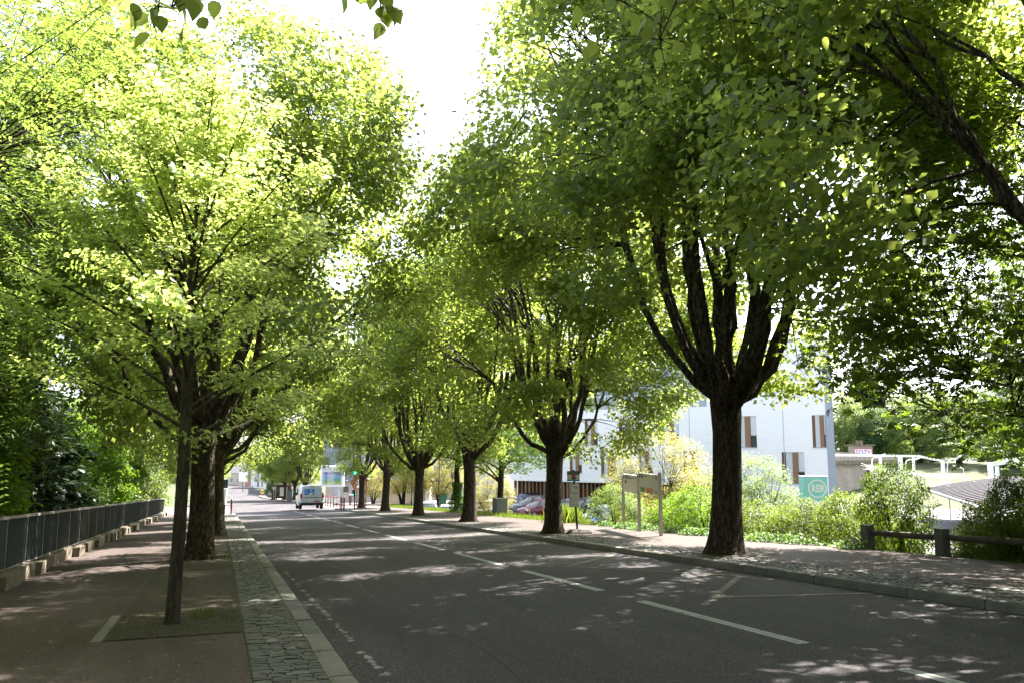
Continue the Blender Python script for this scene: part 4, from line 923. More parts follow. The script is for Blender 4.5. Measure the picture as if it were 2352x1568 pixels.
# buildings beyond the railway
fr = Facade(atd(2262, 1000, 135), atd(2420, 1000, 130))
simple_house('white_station_house', 'plain white building with two small windows among the trees beyond the railway', fr, fr.uv(2300, 1060)[1]-3, fr.uv(2300, 962)[1], [fr.rect(2263, 1034, 2272, 1048), fr.rect(2300, 1030, 2308, 1040)], 'render_white', 'zinc', D=10, roof='flat')
fr2 = Facade(atd(2285, 900, 150), atd(2460, 900, 146))
simple_house('ribbed_shed', 'grey ribbed metal building high behind the trees at right', fr2, fr2.uv(2300, 965)[1]-1, fr2.uv(2300, 893)[1], [], 'zinc_pale', 'zinc', D=12, roof='flat')
sh_ = MB().box(-.06, .06, -.08, 0, fr2.uv(2300, 965)[1]-1, fr2.uv(2300, 893)[1]).mesh('cladding_seam', M['zinc'])
for o in list(sc.objects):
    if o.name == 'ribbed_shed':
        for i in range(12): link('cladding_seam', sh_, o, (.4+i*.95, 0, 0))

# ------------------------------------------------------------------ left railing on its stepped wall
wall = thing('low_wall', 'low stepped concrete wall along the left pavement under the railing', 'wall', g(-3.22, 5.0))
rail = thing('railing', 'grey steel railing with upright bars along the left pavement', 'railing', g(-3.22, 5.0))
bm_v = []
y = 0.0; i = 0; blk = [MB().box(-.09, .09, 0, 1, -.3, 0).mesh('wall_block', M['concrete'], False, .008) for _ in range(1)]
while y < 52:
    L = rnd.choice((.35, .5, .8, 1.1)); off = rnd.choice((0, 0, .05, .10, .14)); yy = 5+y
    z = zr(yy)-zr(5)+.20+rnd.uniform(-.015, .02)
    link('wall_block', blk[0], wall, (off, y, z), None, (1.0+off, L-.012, 1.6)); y += L
PITCH_R = 1.52; nb = 12
mp_ = MB().box(-.022, .022, -.03, .03, .10, 1.10).mesh('post', M['rail_metal'])
mb_ = MB().box(-.018, .018, -.006, .006, .26, 1.04).mesh('baluster', M['rail_metal'])
mh_ = MB().box(-.036, .036, -.01, PITCH_R+.0, 1.04, 1.085).mesh('handrail', M['rail_top']); ml_ = MB().box(-.018, .018, .03, PITCH_R-.03, .235, .262).mesh('bottom_rail', M['rail_top'])
MP = MB().tube([(0, 0, .1), (0, 0, 1.09)], .02, 8)
far_bal = MB(); nbal = 0
for i in range(34):
    yy = i*PITCH_R; z = zr(5+yy)-zr(5); sl_ = -math.atan(SL)
    link('post', mp_, rail, (-.015, yy, z)); link('handrail', mh_, rail, (0, yy, z), (sl_, 0, 0)); link('bottom_rail', ml_, rail, (0, yy, z), (sl_, 0, 0))
    for k in range(1, nb):
        y2 = yy+PITCH_R*k/nb; z2 = zr(5+y2)-zr(5)
        if nbal < 300: link('baluster', mb_, rail, (0, y2, z2)); nbal += 1
        else: far_bal.box(-.018, .018, y2-.006, y2+.006, z2+.26, z2+1.04)
tag(far_bal.build('far_balusters', M['rail_metal'], rail), kind='stuff')

# ------------------------------------------------------------------ rail fence on the right
pf = [at(2145, 1274, HK), at(1972, 1266, HK)]
fy1 = pf[0][1]; step = 2.0
fence = thing('rail_fence', 'low wooden rail fence on concrete posts along the right pavement edge', 'fence', (13.35, fy1, zr(fy1)+HK))
for k in range(-3, 2):
    z = zr(fy1+k*step)-zr(fy1)
    MB().box(-.10, .10, -.10, .10, -.25, .50).build('post', M['granite2'], fence, False, .012, (0, k*step, z))
    if k < 1:
        z2 = zr(fy1+(k+1)*step)-zr(fy1)
        MB().tube([(0.03, k*step+.09, z+.33), (.05, k*step+step*.5, (z+z2)/2+.325), (.03, (k+1)*step-.09, z2+.34)], [.062, .068, .058], 8).build('rail', M['wood_old'], fence, True)

# ------------------------------------------------------------------ bank planting on the right
BK = 'shrubs on the right bank'
bank = [  # x, y, mesh, scale, height, material, label
 (14.25, 14.9, sh1, .58, 1.08, 'chestnut', 'dark shrub with shade in its leaf colour above the middle of the rail fence'),  # dark leaf material stands in for the shade on this shrub
 (14.05, 11.6, sh1, .52, .9, 'chestnut', 'dark shrub with shade in its leaf colour right of the concrete fence post'),  # shade put into the leaf colour here as well
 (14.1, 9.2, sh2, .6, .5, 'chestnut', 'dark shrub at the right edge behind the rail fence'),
 (14.9, 13.0, sh2, .8, .8, None, 'sunlit shrub between the two dark shrubs behind the fence'),
 (14.7, 12.3, sh1, .8, .9, None, 'leafy shrub filling the gap behind the concrete fence post'), (16.9, 13.8, sh1, 1.0, .75, None, 'leafy shrub in the second row below the platform roof'),
 (14.6, 16.6, sh1, .75, .85, None, 'sunny green shrub at the left end of the rail fence'),
 (14.5, 18.4, sh2, .85, .85, None, 'sunny yellow-green shrub right of the big trunk'),
 (15.6, 17.2, sh1, .95, 1.0, None, 'tall bright shrub below the turquoise cube sign'),
 (15.6, 19.6, sh1, .9, .9, None, 'bright shrub left of the turquoise cube sign'),
 (14.6, 20.6, sh1, .78, .75, None, 'bright shrub directly behind the big trunk'),
 (14.2, 22.6, sh1, .86, .86, 'maple', 'dense green shrub behind the right panel of the direction sign'),
 (14.5, 24.6, sh2, .95, .9, 'maple', 'dense green shrub behind the left panel of the direction sign'),
 (15.9, 22.0, sh2, 1.1, 1.1, None, 'bright shrub second row behind the direction sign'),
 (16.4, 15.0, sh2, 1.1, 1.05, None, 'tall leafy shrub in the second row behind the fence'),
 (16.2, 12.4, sh1, .9, .6, None, 'sunlit shrub in the second row near the right edge'),
 (15.6, 10.0, sh2, .8, .5, None, 'sunlit shrub in the second row at the right edge'),
 (17.6, 19.0, sh1, 1.1, 1.15, None, 'leafy shrub in the third row of the bank'),
 (18.2, 23.5, sh1, 1.1, 1.1, None, 'leafy shrub in the third row behind the direction sign')]
for i, (x, yy, wm, s, hz, mm, lab) in enumerate(bank): shrub(lab, gt(x, yy), wm, i*1.37, s, hz, group=BK, mats=(None, mm) if mm else None)
shrub('pale airy shrub behind the bus stop pole', gt(14.3, 29.0), sh2, .4, .95, 1.0, group=BK, mats=(None, 'robinia'))
shrub('tall thin leafy shrub at the corner of the white apartment building', gt(*atd(1945, 1150, 36)[:2]), sh2, 1.4, 1.3, 2.0, group=BK)
def gtree(px, depth, s, lab, mat=None, rz=0.0, z=None, wm=gold):
    p = atd(px, 1100, depth); return shrub(lab, (p[0], p[1], terrain(p[0], p[1])), wm, rz, s, name='small_tree', cat='tree', group='small pale trees beside the car park', mats=(None, mat) if mat else None)
gtree(1508, 42, 1.32, 'small golden-leaved tree behind the direction sign', rz=.5)
gtree(1720, 40, 1.1, 'small pale green feathery tree right of the big trunk', 'robinia', 1.2)
gtree(1460, 46, .72, 'low golden tree left of the direction sign, near the slatted wall', rz=2.0)
gtree(1125, 60, .9, 'golden-leaved tree left of the grey-green cabinet', rz=2.8)
gtree(925, 84, 1.35, 'golden-leaved tree between the fourth and fifth trunk', rz=1.0)
gtree(1010, 82, 1.3, 'golden-leaved tree in front of the white block', rz=3.3)
gtree(858, 88, .9, 'golden-leaved tree beside the traffic light trunk', rz=5.1)
gtree(1600, 48, .8, 'thin green tree against the white building wall', 'shrub', .1)

# trees beyond the railway
FT = 'trees beyond the railway'
for i, (px, py, d, wm, s, sz, mat_, lab) in enumerate((
    (1945, 1090, 124, bt1, 1.25, 1.3, 'far_leaf', 'pale leafy tree right beside the white building corner'),
    (2020, 1085, 121, bt1, 1.05, 1.05, 'far_dark', 'dark green round tree behind the graffiti hut'),
    (2115, 1085, 116, bt1, 1.35, 1.25, 'far_leaf', 'fresh green tree in the middle beyond the railway'),
    (2205, 1085, 114, bt2, 1.55, 1.55, 'far_leaf', 'pale blossoming tree left of the white station building'),
    (2330, 1085, 110, bt2, 1.3, 1.2, 'far_leaf', 'leafy tree in front of the white station building'),
    (2390, 1085, 112, bt1, 1.4, 1.4, 'far_leaf', 'leafy tree beyond the railway at the right edge'),
    (2255, 1085, 132, bt1, 1.5, 1.55, 'far_leaf', 'tall tree at the back beyond the railway'),
    (2070, 1085, 138, bt1, 1.5, 1.5, 'far_leaf', 'tall pale tree at the back between the conifers'),
    (1985, 1085, 140, con, 1.95, 1.95, None, 'dark conifer on the skyline beyond the railway'),
    (2015, 1085, 138, con, 1.8, 1.75, None, 'second dark conifer on the skyline, slimmer'),
    (2150, 1085, 150, bt1, 1.9, 1.7, 'far_dark', 'dark tree far back on the skyline'),
    (2450, 1085, 110, bt1, 1.9, 1.7, 'far_leaf', 'tall tree outside the right edge beyond the railway'))):
    p = atd(px, py, d); z = terrain(p[0], p[1]); nm = 'conifer_tree' if wm is con else 'far_tree'
    o = shrub(lab, (p[0], p[1], z), wm, i*1.1, s, sz*1.0, name=nm, cat='tree', group=FT, mats=(None, mat_) if mat_ else None)

# ivy and grass (nobody could count them)
def cover(name, label, pts, leaf, mat_, shape='oval', up=.9, seed=1, cat='ground cover'):
    rg = np.random.default_rng(seed); P = np.array(pts); n = len(P); N = nrm(rg.normal(0, .45, (n, 3))+np.array([-.15, -.1, up])); T = nrm(rg.normal(0, 1, (n, 3))*np.array([1, 1, .3]))
    return tag(link(name, leaves_mesh(name, P, T, N, leaf*rg.uniform(.6, 1.2, n), shape, M[mat_], rg)), label, cat, kind='stuff')
rg = np.random.default_rng(12); pts = []
for i in range(11000):
    yy = rg.uniform(14.5, 27.5); e = 12.75+.18*math.sin(yy*1.7)+.1*math.sin(yy*4.1); x = e+abs(rg.normal(0, .55)); k = min(1, (x-e)/.25)
    pts.append((x, yy, max(terrain(x, yy), zr(yy)+HK if x < 13.1 else -99)+rg.uniform(.0, .20)*k+.015))
cover('ivy_cover', 'low ivy covering the edge of the right pavement below the shrubs', pts, .07, 'ivy')
pts = []
for i in range(5000):
    yy = rg.uniform(6, 15); x = rg.uniform(13.15, 15.0); pts.append((x, yy, terrain(x, yy)+rg.uniform(0, .22)))
cover('bank_cover', 'leafy ground cover under the rail fence', pts, .06, 'shrub', seed=4)
M['litter'] = leafmat('dry_bud_scales', (0.10, 0.07, 0.035), (0.22, 0.19, 0.08), (0.1, 0.08, 0.03), .2)
rg = np.random.default_rng(31); pts = []
for i in range(900): x = rg.uniform(-3.0, .28) if i % 3 else rg.uniform(-1, .28); yy = 6+28*rg.random()**1.7; pts.append((x, yy, zr(yy)+HK+.012))
for i in range(500): x = KERB_L+abs(rg.normal(0, .16))+.01; yy = 6+26*rg.random()**1.5; pts.append((x, yy, zr(yy)+.009))
for i in range(500): x = 10+3*rg.random(); yy = 8+18*rg.random(); pts.append((x, yy, zr(yy)+HK+.012))
for i in range(700): yy = rg.choice([10.15, 19.5, 29.9]); pts.append((rg.uniform(-.98, .26), yy+rg.uniform(-.88, .88), zr(yy)+HK+.02))
pts = [(p[0], p[1], p[2] if i < 1900 else zr(p[1])+HK+.014) for i, p in enumerate(pts)]
cover('leaf_litter', 'scattered bud scales and dry leaf bits on the pavements and along the kerb', pts, .035, 'litter', 'kite', up=2.5, seed=8, cat='leaf litter')
def blades(name, label, spots, h, n, seed, mat_='grass', sp=.3):
    rg = np.random.default_rng(seed); S_ = np.array(spots); k = rg.integers(0, len(S_), n); P = S_[k]+np.stack([rg.normal(0, sp, n), rg.normal(0, sp, n), np.zeros(n)], 1)
    T = nrm(np.stack([rg.normal(0, .35, n), rg.normal(0, .35, n), np.ones(n)], 1)); N = nrm(rg.normal(0, 1, (n, 3))*np.array([1, 1, .1]))
    LEAF['blade'] = (np.array([(0, -.03, 0), (.5, -.03, .03), (1, 0, .12), (.5, .03, .03), (0, .03, 0)]), [(0, 1, 2), (0, 2, 4), (4, 2, 3)])
    return tag(link(name, leaves_mesh(name, P, T, N, h*rg.uniform(.4, 1.2, n), 'blade', M[mat_], rg)), label, 'grass', kind='stuff')
blades('long_grass', 'long bright grass along the right pavement beside the car park', [(13.3+.5*math.sin(q*3.1)*.5+.3, 30+q*.33, zr(30+q*.33)+.05) for q in range(120)], .24, 9000, 3)
blades('long_grass', 'tall grass tuft left of the second trunk', [(13.2+.1*q, 31+q*.4, zr(31)+.0) for q in range(4)], .75, 700, 6)
sp = []
for yt in (10.15, 19.52, 29.9, 40): sp += [(rnd.uniform(-.95, .25), yt+rnd.uniform(-.85, .85), zr(yt)+HK) for _ in range(9)]
blades('pit_weeds', 'thin grass and weeds in the tree pits of the left pavement', sp, .06, 2600, 9, sp=.12)
blades('joint_weeds', 'moss and weeds along the joint beside the left setts', [(.295+rnd.uniform(-.015, .015), 6.3+q*.12, zr(6.3+q*.12)+HK-.01) for q in range(160)], .03, 3000, 10, sp=.03)
blades('joint_weeds', 'weeds along the joint behind the left kerb stones', [(.863, 6.3+q*.45+rnd.uniform(0, .4), zr(6.3+q*.45)+HK-.01) for q in range(40)], .03, 700, 11, sp=.035)

# ------------------------------------------------------------------ vehicles
def paint(name, c): 
    m = pmat(name, c, .3, spec=.35); m.node_tree.nodes['Principled BSDF'].inputs['Coat Weight'].default_value = .2; return m
def wheel_meshes(r, wd):
    ty = MB(); n = 20; prof = [(-wd/2, r*.62), (-wd/2, r*.93), (-wd/2+.03, r), (wd/2-.03, r), (wd/2, r*.93), (wd/2, r*.62)]
    ty.loft([[(x, math.cos(2*PI*k/n)*q, math.sin(2*PI*k/n)*q) for x, q in prof] for k in list(range(n))+[0]], False)
    rm = MB(); rm.tube([(-wd/2+.02, 0, 0), (wd/2-.02, 0, 0)], r*.63, 16)
    for k in range(5): rm.bar((-wd/2+.005, 0, 0), (-wd/2+.005, math.cos(2*PI*k/5)*r*.6, math.sin(2*PI*k/5)*r*.6), .03, .06, (1, 0, 0)); rm.bar((wd/2-.005, 0, 0), (wd/2-.005, math.cos(2*PI*k/5)*r*.6, math.sin(2*PI*k/5)*r*.6), .03, .06, (1, 0, 0))
    return ty.mesh('tyre', M['rubber'], True), rm.mesh('rim', M['rim'])
WT = wheel_meshes(.31, .2)
def ring(y, zb, zs, hwb, hws, n_top=.0):
    """body section at length y: sill zb, shoulder zs"""
    return [(-hwb*.92, y, zb), (-hwb, y, zb+.18), (-hws, y, zs-.10), (-hws*.94, y, zs-.02), (-hws*.6, y, zs+n_top), (hws*.6, y, zs+n_top), (hws*.94, y, zs-.02), (hws, y, zs-.10), (hwb, y, zb+.18), (hwb*.92, y, zb)]
def cabin(secs): return [[(-wb, y, zb), (-wt, y2, zt-.05), (-wt*.86, y2, zt), (wt*.86, y2, zt), (wt, y2, zt-.05), (wb, y, zb)] for y, zb, wb, y2, zt, wt in secs]
def make_car(name, label, cat, loc, rz, col, kind='hatch', group=None):
    c = thing(name, label, cat, loc, rz, group); pm = paint(name+'_paint', col)
    if kind == 'hatch':
        B = [ring(-1.98, .42, .80, .70, .72), ring(-1.90, .24, .95, .82, .80), ring(-1.2, .2, .97, .86, .85), ring(.2, .2, .94, .87, .86), ring(1.0, .2, .92, .86, .84, .03), ring(1.6, .22, .82, .82, .78, .05), ring(1.92, .26, .70, .72, .68, .03), ring(2.02, .38, .60, .6, .58)]
        G = [(-1.88, .93, .76, -1.86, .98, .72), (-1.78, .94, .80, -1.5, 1.42, .58), (-.9, .94, .82, -.8, 1.49, .62), (.1, .93, .82, 0, 1.47, .61), (1.05, .92, .78, .42, 1.38, .56), (1.1, .92, .76, 1.08, .94, .74)]
        roof = [(-1.52, 1.43, .57), (-.8, 1.51, .62), (0, 1.49, .61), (.42, 1.40, .55)]; L = 2.0; wy = (-1.25, 1.28); pil = [((-1.80, .76), (-1.46, .585)), ((-.42, .83), (-.42, .62)), ((1.02, .77), (.42, .56))]
    else:
        B = [ring(-2.15, .42, .80, .74, .76), ring(-2.06, .28, 1.02, .86, .86), ring(-1.2, .25, 1.06, .90, .89), ring(.2, .25, 1.03, .90, .89), ring(1.1, .25, 1.01, .89, .87, .03), ring(1.75, .27, .95, .86, .83, .05), ring(2.1, .3, .82, .76, .74, .03), ring(2.2, .42, .68, .66, .64)]
        G = [(-2.02, 1.02, .8, -2.0, 1.06, .76), (-1.95, 1.03, .84, -1.7, 1.54, .64), (-.9, 1.03, .86, -.8, 1.62, .68), (.2, 1.02, .86, .05, 1.6, .67), (1.1, 1.0, .82, .5, 1.5, .60), (1.15, 1.0, .8, 1.13, 1.03, .78)]
        roof = [(-1.72, 1.55, .63), (-.8, 1.64, .68), (.05, 1.62, .67), (.5, 1.52, .59)]; L = 2.18; wy = (-1.35, 1.42); pil = [((-1.98, .80), (-1.66, .64)), ((-.42, .87), (-.42, .68)), ((1.08, .81), (.5, .60))]
    MB().loft(B).build('body', pm, c, True)
    MB().loft(cabin(G)).build('windows', M['glass'], c, True)
    MB().loft([[(-w_*.97, y, z-.05), (-w_*.84, y, z), (w_*.84, y, z), (w_*.97, y, z-.05)] for y, z, w_ in roof]).build('roof', pm, c, True)
    zsh = B[2][2][2]+.04; zt = roof[1][1]-.1
    for s_ in (-1, 1):
        for (y0, w0), (y1, w1) in pil: MB().bar((s_*w0*1.005, y0, zsh), (s_*w1*1.01, y1, zt), .07, .05).build('pillar', pm, c)
        MB().box(min(s_*.9, s_*1.04), max(s_*.9, s_*1.04), .72, .84, .95, 1.08).build('mirror', pm, c, False, .02)
        MB().box(s_*.62-.14, s_*.62+.14, -L-.0, -L+.16, .72, .92).build('tail_light', M['red'], c, False, .02)
        MB().box(s_*.52-.17, s_*.52+.17, L-.30, L-.06, .60, .74).build('headlight', M['white'], c, False, .02)
        for yy in wy:
            w_ = link('wheel', WT[1], c, (s_*.76, yy, .31)); link('tyre', WT[0], w_)
    MB().box(-.26, .26, -L-.015, -L+.02, .50, .60).build('number_plate', M['white'], c)
    MB().box(-.68, .68, L-.10, L+.03, .28, .42).build('bumper', M['black'], c, False, .02); MB().box(-.72, .72, -L-.02, -L+.1, .30, .44).build('bumper', M['black'], c, False, .02)
    return c
CG = 'cars in the car park'
def park(px, depth, head, lab, col, kind='hatch', name='parked_car', z=-4.13):
    p = atd(px, 1100, depth); make_car(name, lab, 'car', (p[0], p[1], z), head, col, kind, CG)
# heading: 0 faces +y along the road
hd = -PI/2-PSI+math.radians(35)        # tail at the left
park(1236, 78.5, hd, 'dark blue estate car at the back of the car park row', (.008, .010, .03), 'suv')
park(1208, 75.0, hd, 'blue hatchback with its tail to the left, left of the silver car', (.02, .05, .20))
park(1226, 72.4, hd+PI, 'dark silver car between the blue hatchback and the red car', (.04, .042, .048), 'suv')
park(1242, 70.0, hd+PI, 'red car beside the second trunk in the car park', (.12, .003, .012))
park(1312, 70.5, hd+PI, 'white car half hidden by the airy shrub behind the bus stop', (.35, .35, .36))
park(1344, 69.5, hd+PI, 'black car against the slatted wall', (.015, .015, .017), 'suv')
park(1385, 62.5, hd+PI, 'pale silver car behind the leafy edge right of the bus stop', (.18, .20, .22))
park(1402, 58.5, hd+PI, 'bright blue car nearest, left of the direction sign', (.015, .05, .17))
park(985, 70.5, hd+PI/3, 'silver car whose roof shows behind the fourth trunk', (.15, .16, .18), z=-4.35)
park(1030, 67.0, hd+PI/3, 'white car whose roof shows left of the ivy-clad trunk', (.3, .31, .33), z=-4.35)

# the white van
pv = at(716, 1171.5)
van = thing('white_van', 'white delivery van with blue print on its rear doors driving away', 'van', (pv[0], pv[1]+2.1, zr(pv[1])), 0.0); van.rotation_euler = (-math.atan(SL), 0, 0)
vp_ = paint('van_paint', (.5, .52, .54))
def vring(y, zb, hw, zs, zt, wt): return [(-hw*.95, y, zb), (-hw, y, zb+.25), (-hw, y, zs), (-wt, y, zt-.10), (-wt*.86, y, zt), (wt*.86, y, zt), (wt, y, zt-.10), (hw, y, zs), (hw, y, zb+.25), (hw*.95, y, zb)]
MB().loft([vring(-2.08, .36, .85, 1.0, 1.72, .72), vring(-2.02, .34, .89, 1.0, 1.80, .75), vring(-1.0, .3, .91, 1.02, 1.84, .78), vring(.2, .3, .91, 1.02, 1.82, .77), vring(.75, .3, .91, 1.02, 1.68, .72), vring(1.25, .3, .90, .98, 1.14, .78), vring(1.8, .32, .86, .86, .98, .74), vring(2.1, .4, .74, .72, .8, .62)]).build('body', vp_, van, True)
rd = MB().box(-.70, .70, -2.105, -2.0, .52, 1.64).build('rear_door', vp_, van, False, .03)
Mb = pmat('blue_print', (.015, .14, .50), .4); Mlb = pmat('pale_blue_print', (.33, .55, .78), .5); Mmg = pmat('magenta_print', (.45, .01, .13), .5); Myl = pmat('yellow_print', (.75, .5, .05), .5)
MB().box(-.58, .16, -2.118, -2.106, 1.10, 1.54).build('blue_panel', Mb, rd, False, .0)
bt_ = MB(); bt_.prism([(-.30, 1.22), (.10, 1.28), (.02, 1.18), (-.2, 1.16)], 'y', -2.124, -2.1185); bt_.prism([(-.16, 1.40), (-.11, 1.5), (-.06, 1.42), (.0, 1.38), (-.22, 1.36)], 'y', -2.124, -2.1185); bt_.build('white_emblem', M['white'], rd)
MB().prism([(-.22, 1.155), (.0, 1.17), (-.05, 1.11), (-.16, 1.11)], 'y', -2.124, -2.1185).build('yellow_emblem', Myl, rd)
tx = MB()
for z in (1.44, 1.37, 1.28, 1.2): tx.box(-.55, -.36, -2.124, -2.1185, z, z+.03)
tx.build('print_lines', Mlb, rd)
tx = MB()
for z, a in ((1.44, .58), (1.38, .60), (1.28, .52), (1.18, .55)): tx.box(.24, a, -2.112, -2.106, z, z+.045)
tx.build('print_lines', Mlb, rd); MB().box(.14, .50, -2.112, -2.106, .74, .77).build('print_lines', Mlb, rd)
MB().box(.16, .60, -2.112, -2.106, .56, .66).build('magenta_label', Mmg, rd); MB().box(-.55, -.30, -2.112, -2.106, .55, .565).build('print_lines', M['print'], rd)
MB().box(-.56, .56, -2.13, -2.106, .86, .915).build('handle_bar', M['black'], rd)
MB().box(-.43, .10, -2.118, -2.106, .70, .81).build('number_plate', M['white'], rd)
link('plate_text', text_mesh('EG 403 WZ', .10, M['print']), rd, (-.41, -2.1195, .72), FACE)
d_ = MB(); 
for (x0, z0, x1, z1) in ((0, .045, .035, 0), (.035, 0, 0, -.045), (0, -.045, -.035, 0), (-.035, 0, 0, .045)): d_.bar((x0, -2.112, 1.01+z0), (x1, -2.112, 1.01+z1), .012, .014)
d_.build('badge', M['rim'], rd); MB().box(.28, .33, -2.125, -2.106, .98, 1.05).build('lock', M['print'], rd)
MB().box(-.14, .14, -2.11, -2.02, 1.70, 1.745).build('brake_light', M['red'], van)
MB().box(-.88, .88, -2.17, -1.95, .30, .50).build('bumper', M['black'], van, False, .04)
for s_ in (-1, 1):
    MB().prism([(s_*.72, .86), (s_*.88, .82), (s_*.90, 1.18), (s_*.78, 1.22)], 'y', -2.10, -1.95).build('tail_light', M['red'], van)
    MB().prism([(.35, 1.08), (1.02, 1.08), (.72, 1.58), (.35, 1.6)], 'x', s_*.86-.02 if s_ > 0 else -.935, s_*.86+.075 if s_ > 0 else -.84).build('side_window', M['glass'], van)
    MB().box(s_*1.02-.09, s_*1.02+.09, .72, .84, 1.05, 1.30).build('mirror', M['black'], van, False, .03)
    MB().box(s_*.905-.012, s_*.905+.012, -1.75, -1.0, .34, .62).build('wheel_arch', M['black'], van)
    for yy in (-1.35, 1.35): w_ = link('wheel', WT[1], van, (s_*.80, yy, .31)); link('tyre', WT[0], w_)

# ------------------------------------------------------------------ street furniture near
pb = at(1326, 1224, HK)
bs = thing('bus_stop_pole', 'dark bus stop pole with a name flag and timetable case on a wedge base', 'bus stop sign', (pb[0], pb[1], zr(pb[1])+HK), -PSI+.12)
Mbase = pmat('base_concrete', (.09, .07, .063), .8, .2, 4)
MB().loft([[(-.42, -.22, 0), (.42, -.22, 0), (.42, .22, 0), (-.42, .22, 0)], [(-.42, -.22, .05), (.42, -.22, .05), (.42, .22, .05), (-.42, .22, .05)], [(-.2, -.14, .13), (.34, -.14, .13), (.34, .14, .13), (-.2, .14, .13)]]).build('base', Mbase, bs)
MB().tube([(0, 0, .12), (-.10, 0, 1.92)], .033, 10).build('pole', M['dark_green'], bs, True)
flag = MB().box(-.295, .085, -.03, .03, 1.58, 1.88).build('name_flag', M['offwhite'], bs)
MB().box(-.297, .087, -.034, .034, 1.775, 1.882).build('name_band', M['dark_green'], flag); MB().box(-.297, .087, -.034, .034, 1.578, 1.625).build('teal_band', pmat('teal_print', (.03, .27, .36), .5), flag)
MB().box(-.165, -.045, -.036, -.0305, 1.70, 1.765).build('line_number', M['red'], flag); MB().box(-.165, -.045, -.036, -.0305, 1.635, 1.695).build('night_line', M['print'], flag)
link('stop_name', text_mesh('Gare de Sceaux', .052, M['white']), flag, (-.28, -.0355, 1.81), FACE); link('line_text', text_mesh('6', .055, M['white']), flag, (-.12, -.0375, 1.712), FACE)
case = MB().box(-.235, .05, -.075, .045, .80, 1.50).build('timetable_case', M['steel'], bs, False, .008)
MB().box(-.195, .035, -.082, -.0755, .84, 1.47).build('timetable_sheet', M['white'], case)
tl = MB()
for z, a, c in ((1.41, -.17, .02), (1.385, -.08, .02), (1.36, -.09, .02), (1.22, -.18, .02), (1.195, -.18, .02), (1.09, -.15, .0), (1.03, -.18, .02), (.97, -.16, .0), (.93, -.17, -.12), (.88, -.18, .02)): tl.box(a, c, -.086, -.0825, z, z+.012)
tl.build('timetable_print', M['print'], case)

pw = [at(1433, 1211.5, HK), at(1473, 1219, HK), at(1518.5, 1229.5, HK)]
wv = np.array(pw[2])-np.array(pw[0]); wl_ = float(np.hypot(wv[0], wv[1])); wz = math.atan2(wv[1], wv[0])
ws = thing('direction_sign', 'cream direction sign of two panels on three steel posts beside the shrubs', 'sign', (pw[0][0], pw[0][1], zr(pw[0][1])+HK), wz)
us_ = [0, float(np.hypot(*(np.array(pw[1])-np.array(pw[0]))[:2])), wl_]
zs_ = [zr(p[1])-zr(pw[0][1]) for p in pw]
for u, z in zip(us_, zs_): MB().box(u-.06, u+.06, -.04, .04, z-.1, z+1.78).build('post', M['steel'], ws, False, .006)
Mg = pmat('green_print', (.10, .36, .07), .5); Mo = pmat('orange_print', (.75, .2, .02), .5); Mnv = M['navy']
def arrow(b_, cx, cz_, s, ang, y):
    R_ = Matrix.Rotation(-ang, 4, 'Y')
    for q in (((-.5, 0), (.5, 0)), ((.5, 0), (.1, .42)), ((.5, 0), (.1, -.42))):
        a, c = [R_ @ Vector((p[0]*s, 0, p[1]*s*1.0)) for p in q]; b_.bar((cx+a.x, y, cz_+a.z), (cx+c.x, y, cz_+c.z), .012, s*.16, (0, 0, 1) if abs(q[0][1]-q[1][1]) < .1 else (.7, 0, .7))
def circ(b_, cx, cz_, r, y, n=20, t=.012):
    for k in range(n): a0, a1 = 2*PI*k/n, 2*PI*(k+1)/n; b_.bar((cx+math.cos(a0)*r, y, cz_+math.sin(a0)*r), (cx+math.cos(a1)*r, y, cz_+math.sin(a1)*r), .01, t)
pl = []
for (u0, u1, zb_, zt_) in ((us_[0]+.08, us_[1]-.08, zs_[1]+1.17-.02, zs_[1]+1.72), (us_[1]+.08, us_[2]-.08, zs_[2]+1.12, zs_[2]+1.70)):
    pl.append((u0, u1, zb_, zt_, MB().box(u0, u1, -.03, .03, zb_, zt_).build('panel', M['offwhite'], ws)))
u0, u1, zb_, zt_, p1 = pl[0]; k = (u1-u0)
b = MB(); arrow(b, u0+.07*k, zt_-.09, .13, math.radians(225), -.036); b.build('arrow', Mnv, p1)
b = MB(); circ(b, u0+.21*k, zt_-.09, .062, -.036); circ(b, u0+.33*k, zt_-.09, .062, -.036); b.build('line_symbols', Mnv, p1)
link('line_text', text_mesh('M', .08, Mnv, 'CENTER'), p1, (u0+.21*k, -.036, zt_-.118), FACE); link('line_text', text_mesh('B', .08, Mnv, 'CENTER'), p1, (u0+.33*k, -.036, zt_-.118), FACE)
b = MB()
for z, a, c in ((.055, .40, .47), (.085, .40, .92), (.12, .40, .62)): b.box(u0+a*k, u0+c*k, -.036, -.0305, zt_-z-.018, zt_-z)
b.build('print_lines', M['print'], p1)
sq = MB().box(u0+.17*k, u0+.27*k, -.036, -.0305, zt_-.30, zt_-.19).build('parking_symbol', Mnv, p1); link('parking_letter', text_mesh('P', .11, M['white'], 'CENTER'), sq, (u0+.22*k, -.0375, zt_-.283), FACE)
u0, u1, zb_, zt_, p2 = pl[1]; k = (u1-u0)
b = MB(); arrow(b, u0+.90*k, zt_-.10, .13, 0, -.036); arrow(b, u0+.90*k, zb_+.075, .11, 0, -.036); b.build('arrow', Mnv, p2)
b = MB(); circ(b, u0+.09*k, zt_-.09, .062, -.036); circ(b, u0+.21*k, zt_-.09, .062, -.036); b.build('line_symbols', Mnv, p2)
link('line_text', text_mesh('M', .08, Mnv, 'CENTER'), p2, (u0+.09*k, -.036, zt_-.118), FACE); link('line_text', text_mesh('B', .08, Mnv, 'CENTER'), p2, (u0+.21*k, -.036, zt_-.118), FACE)
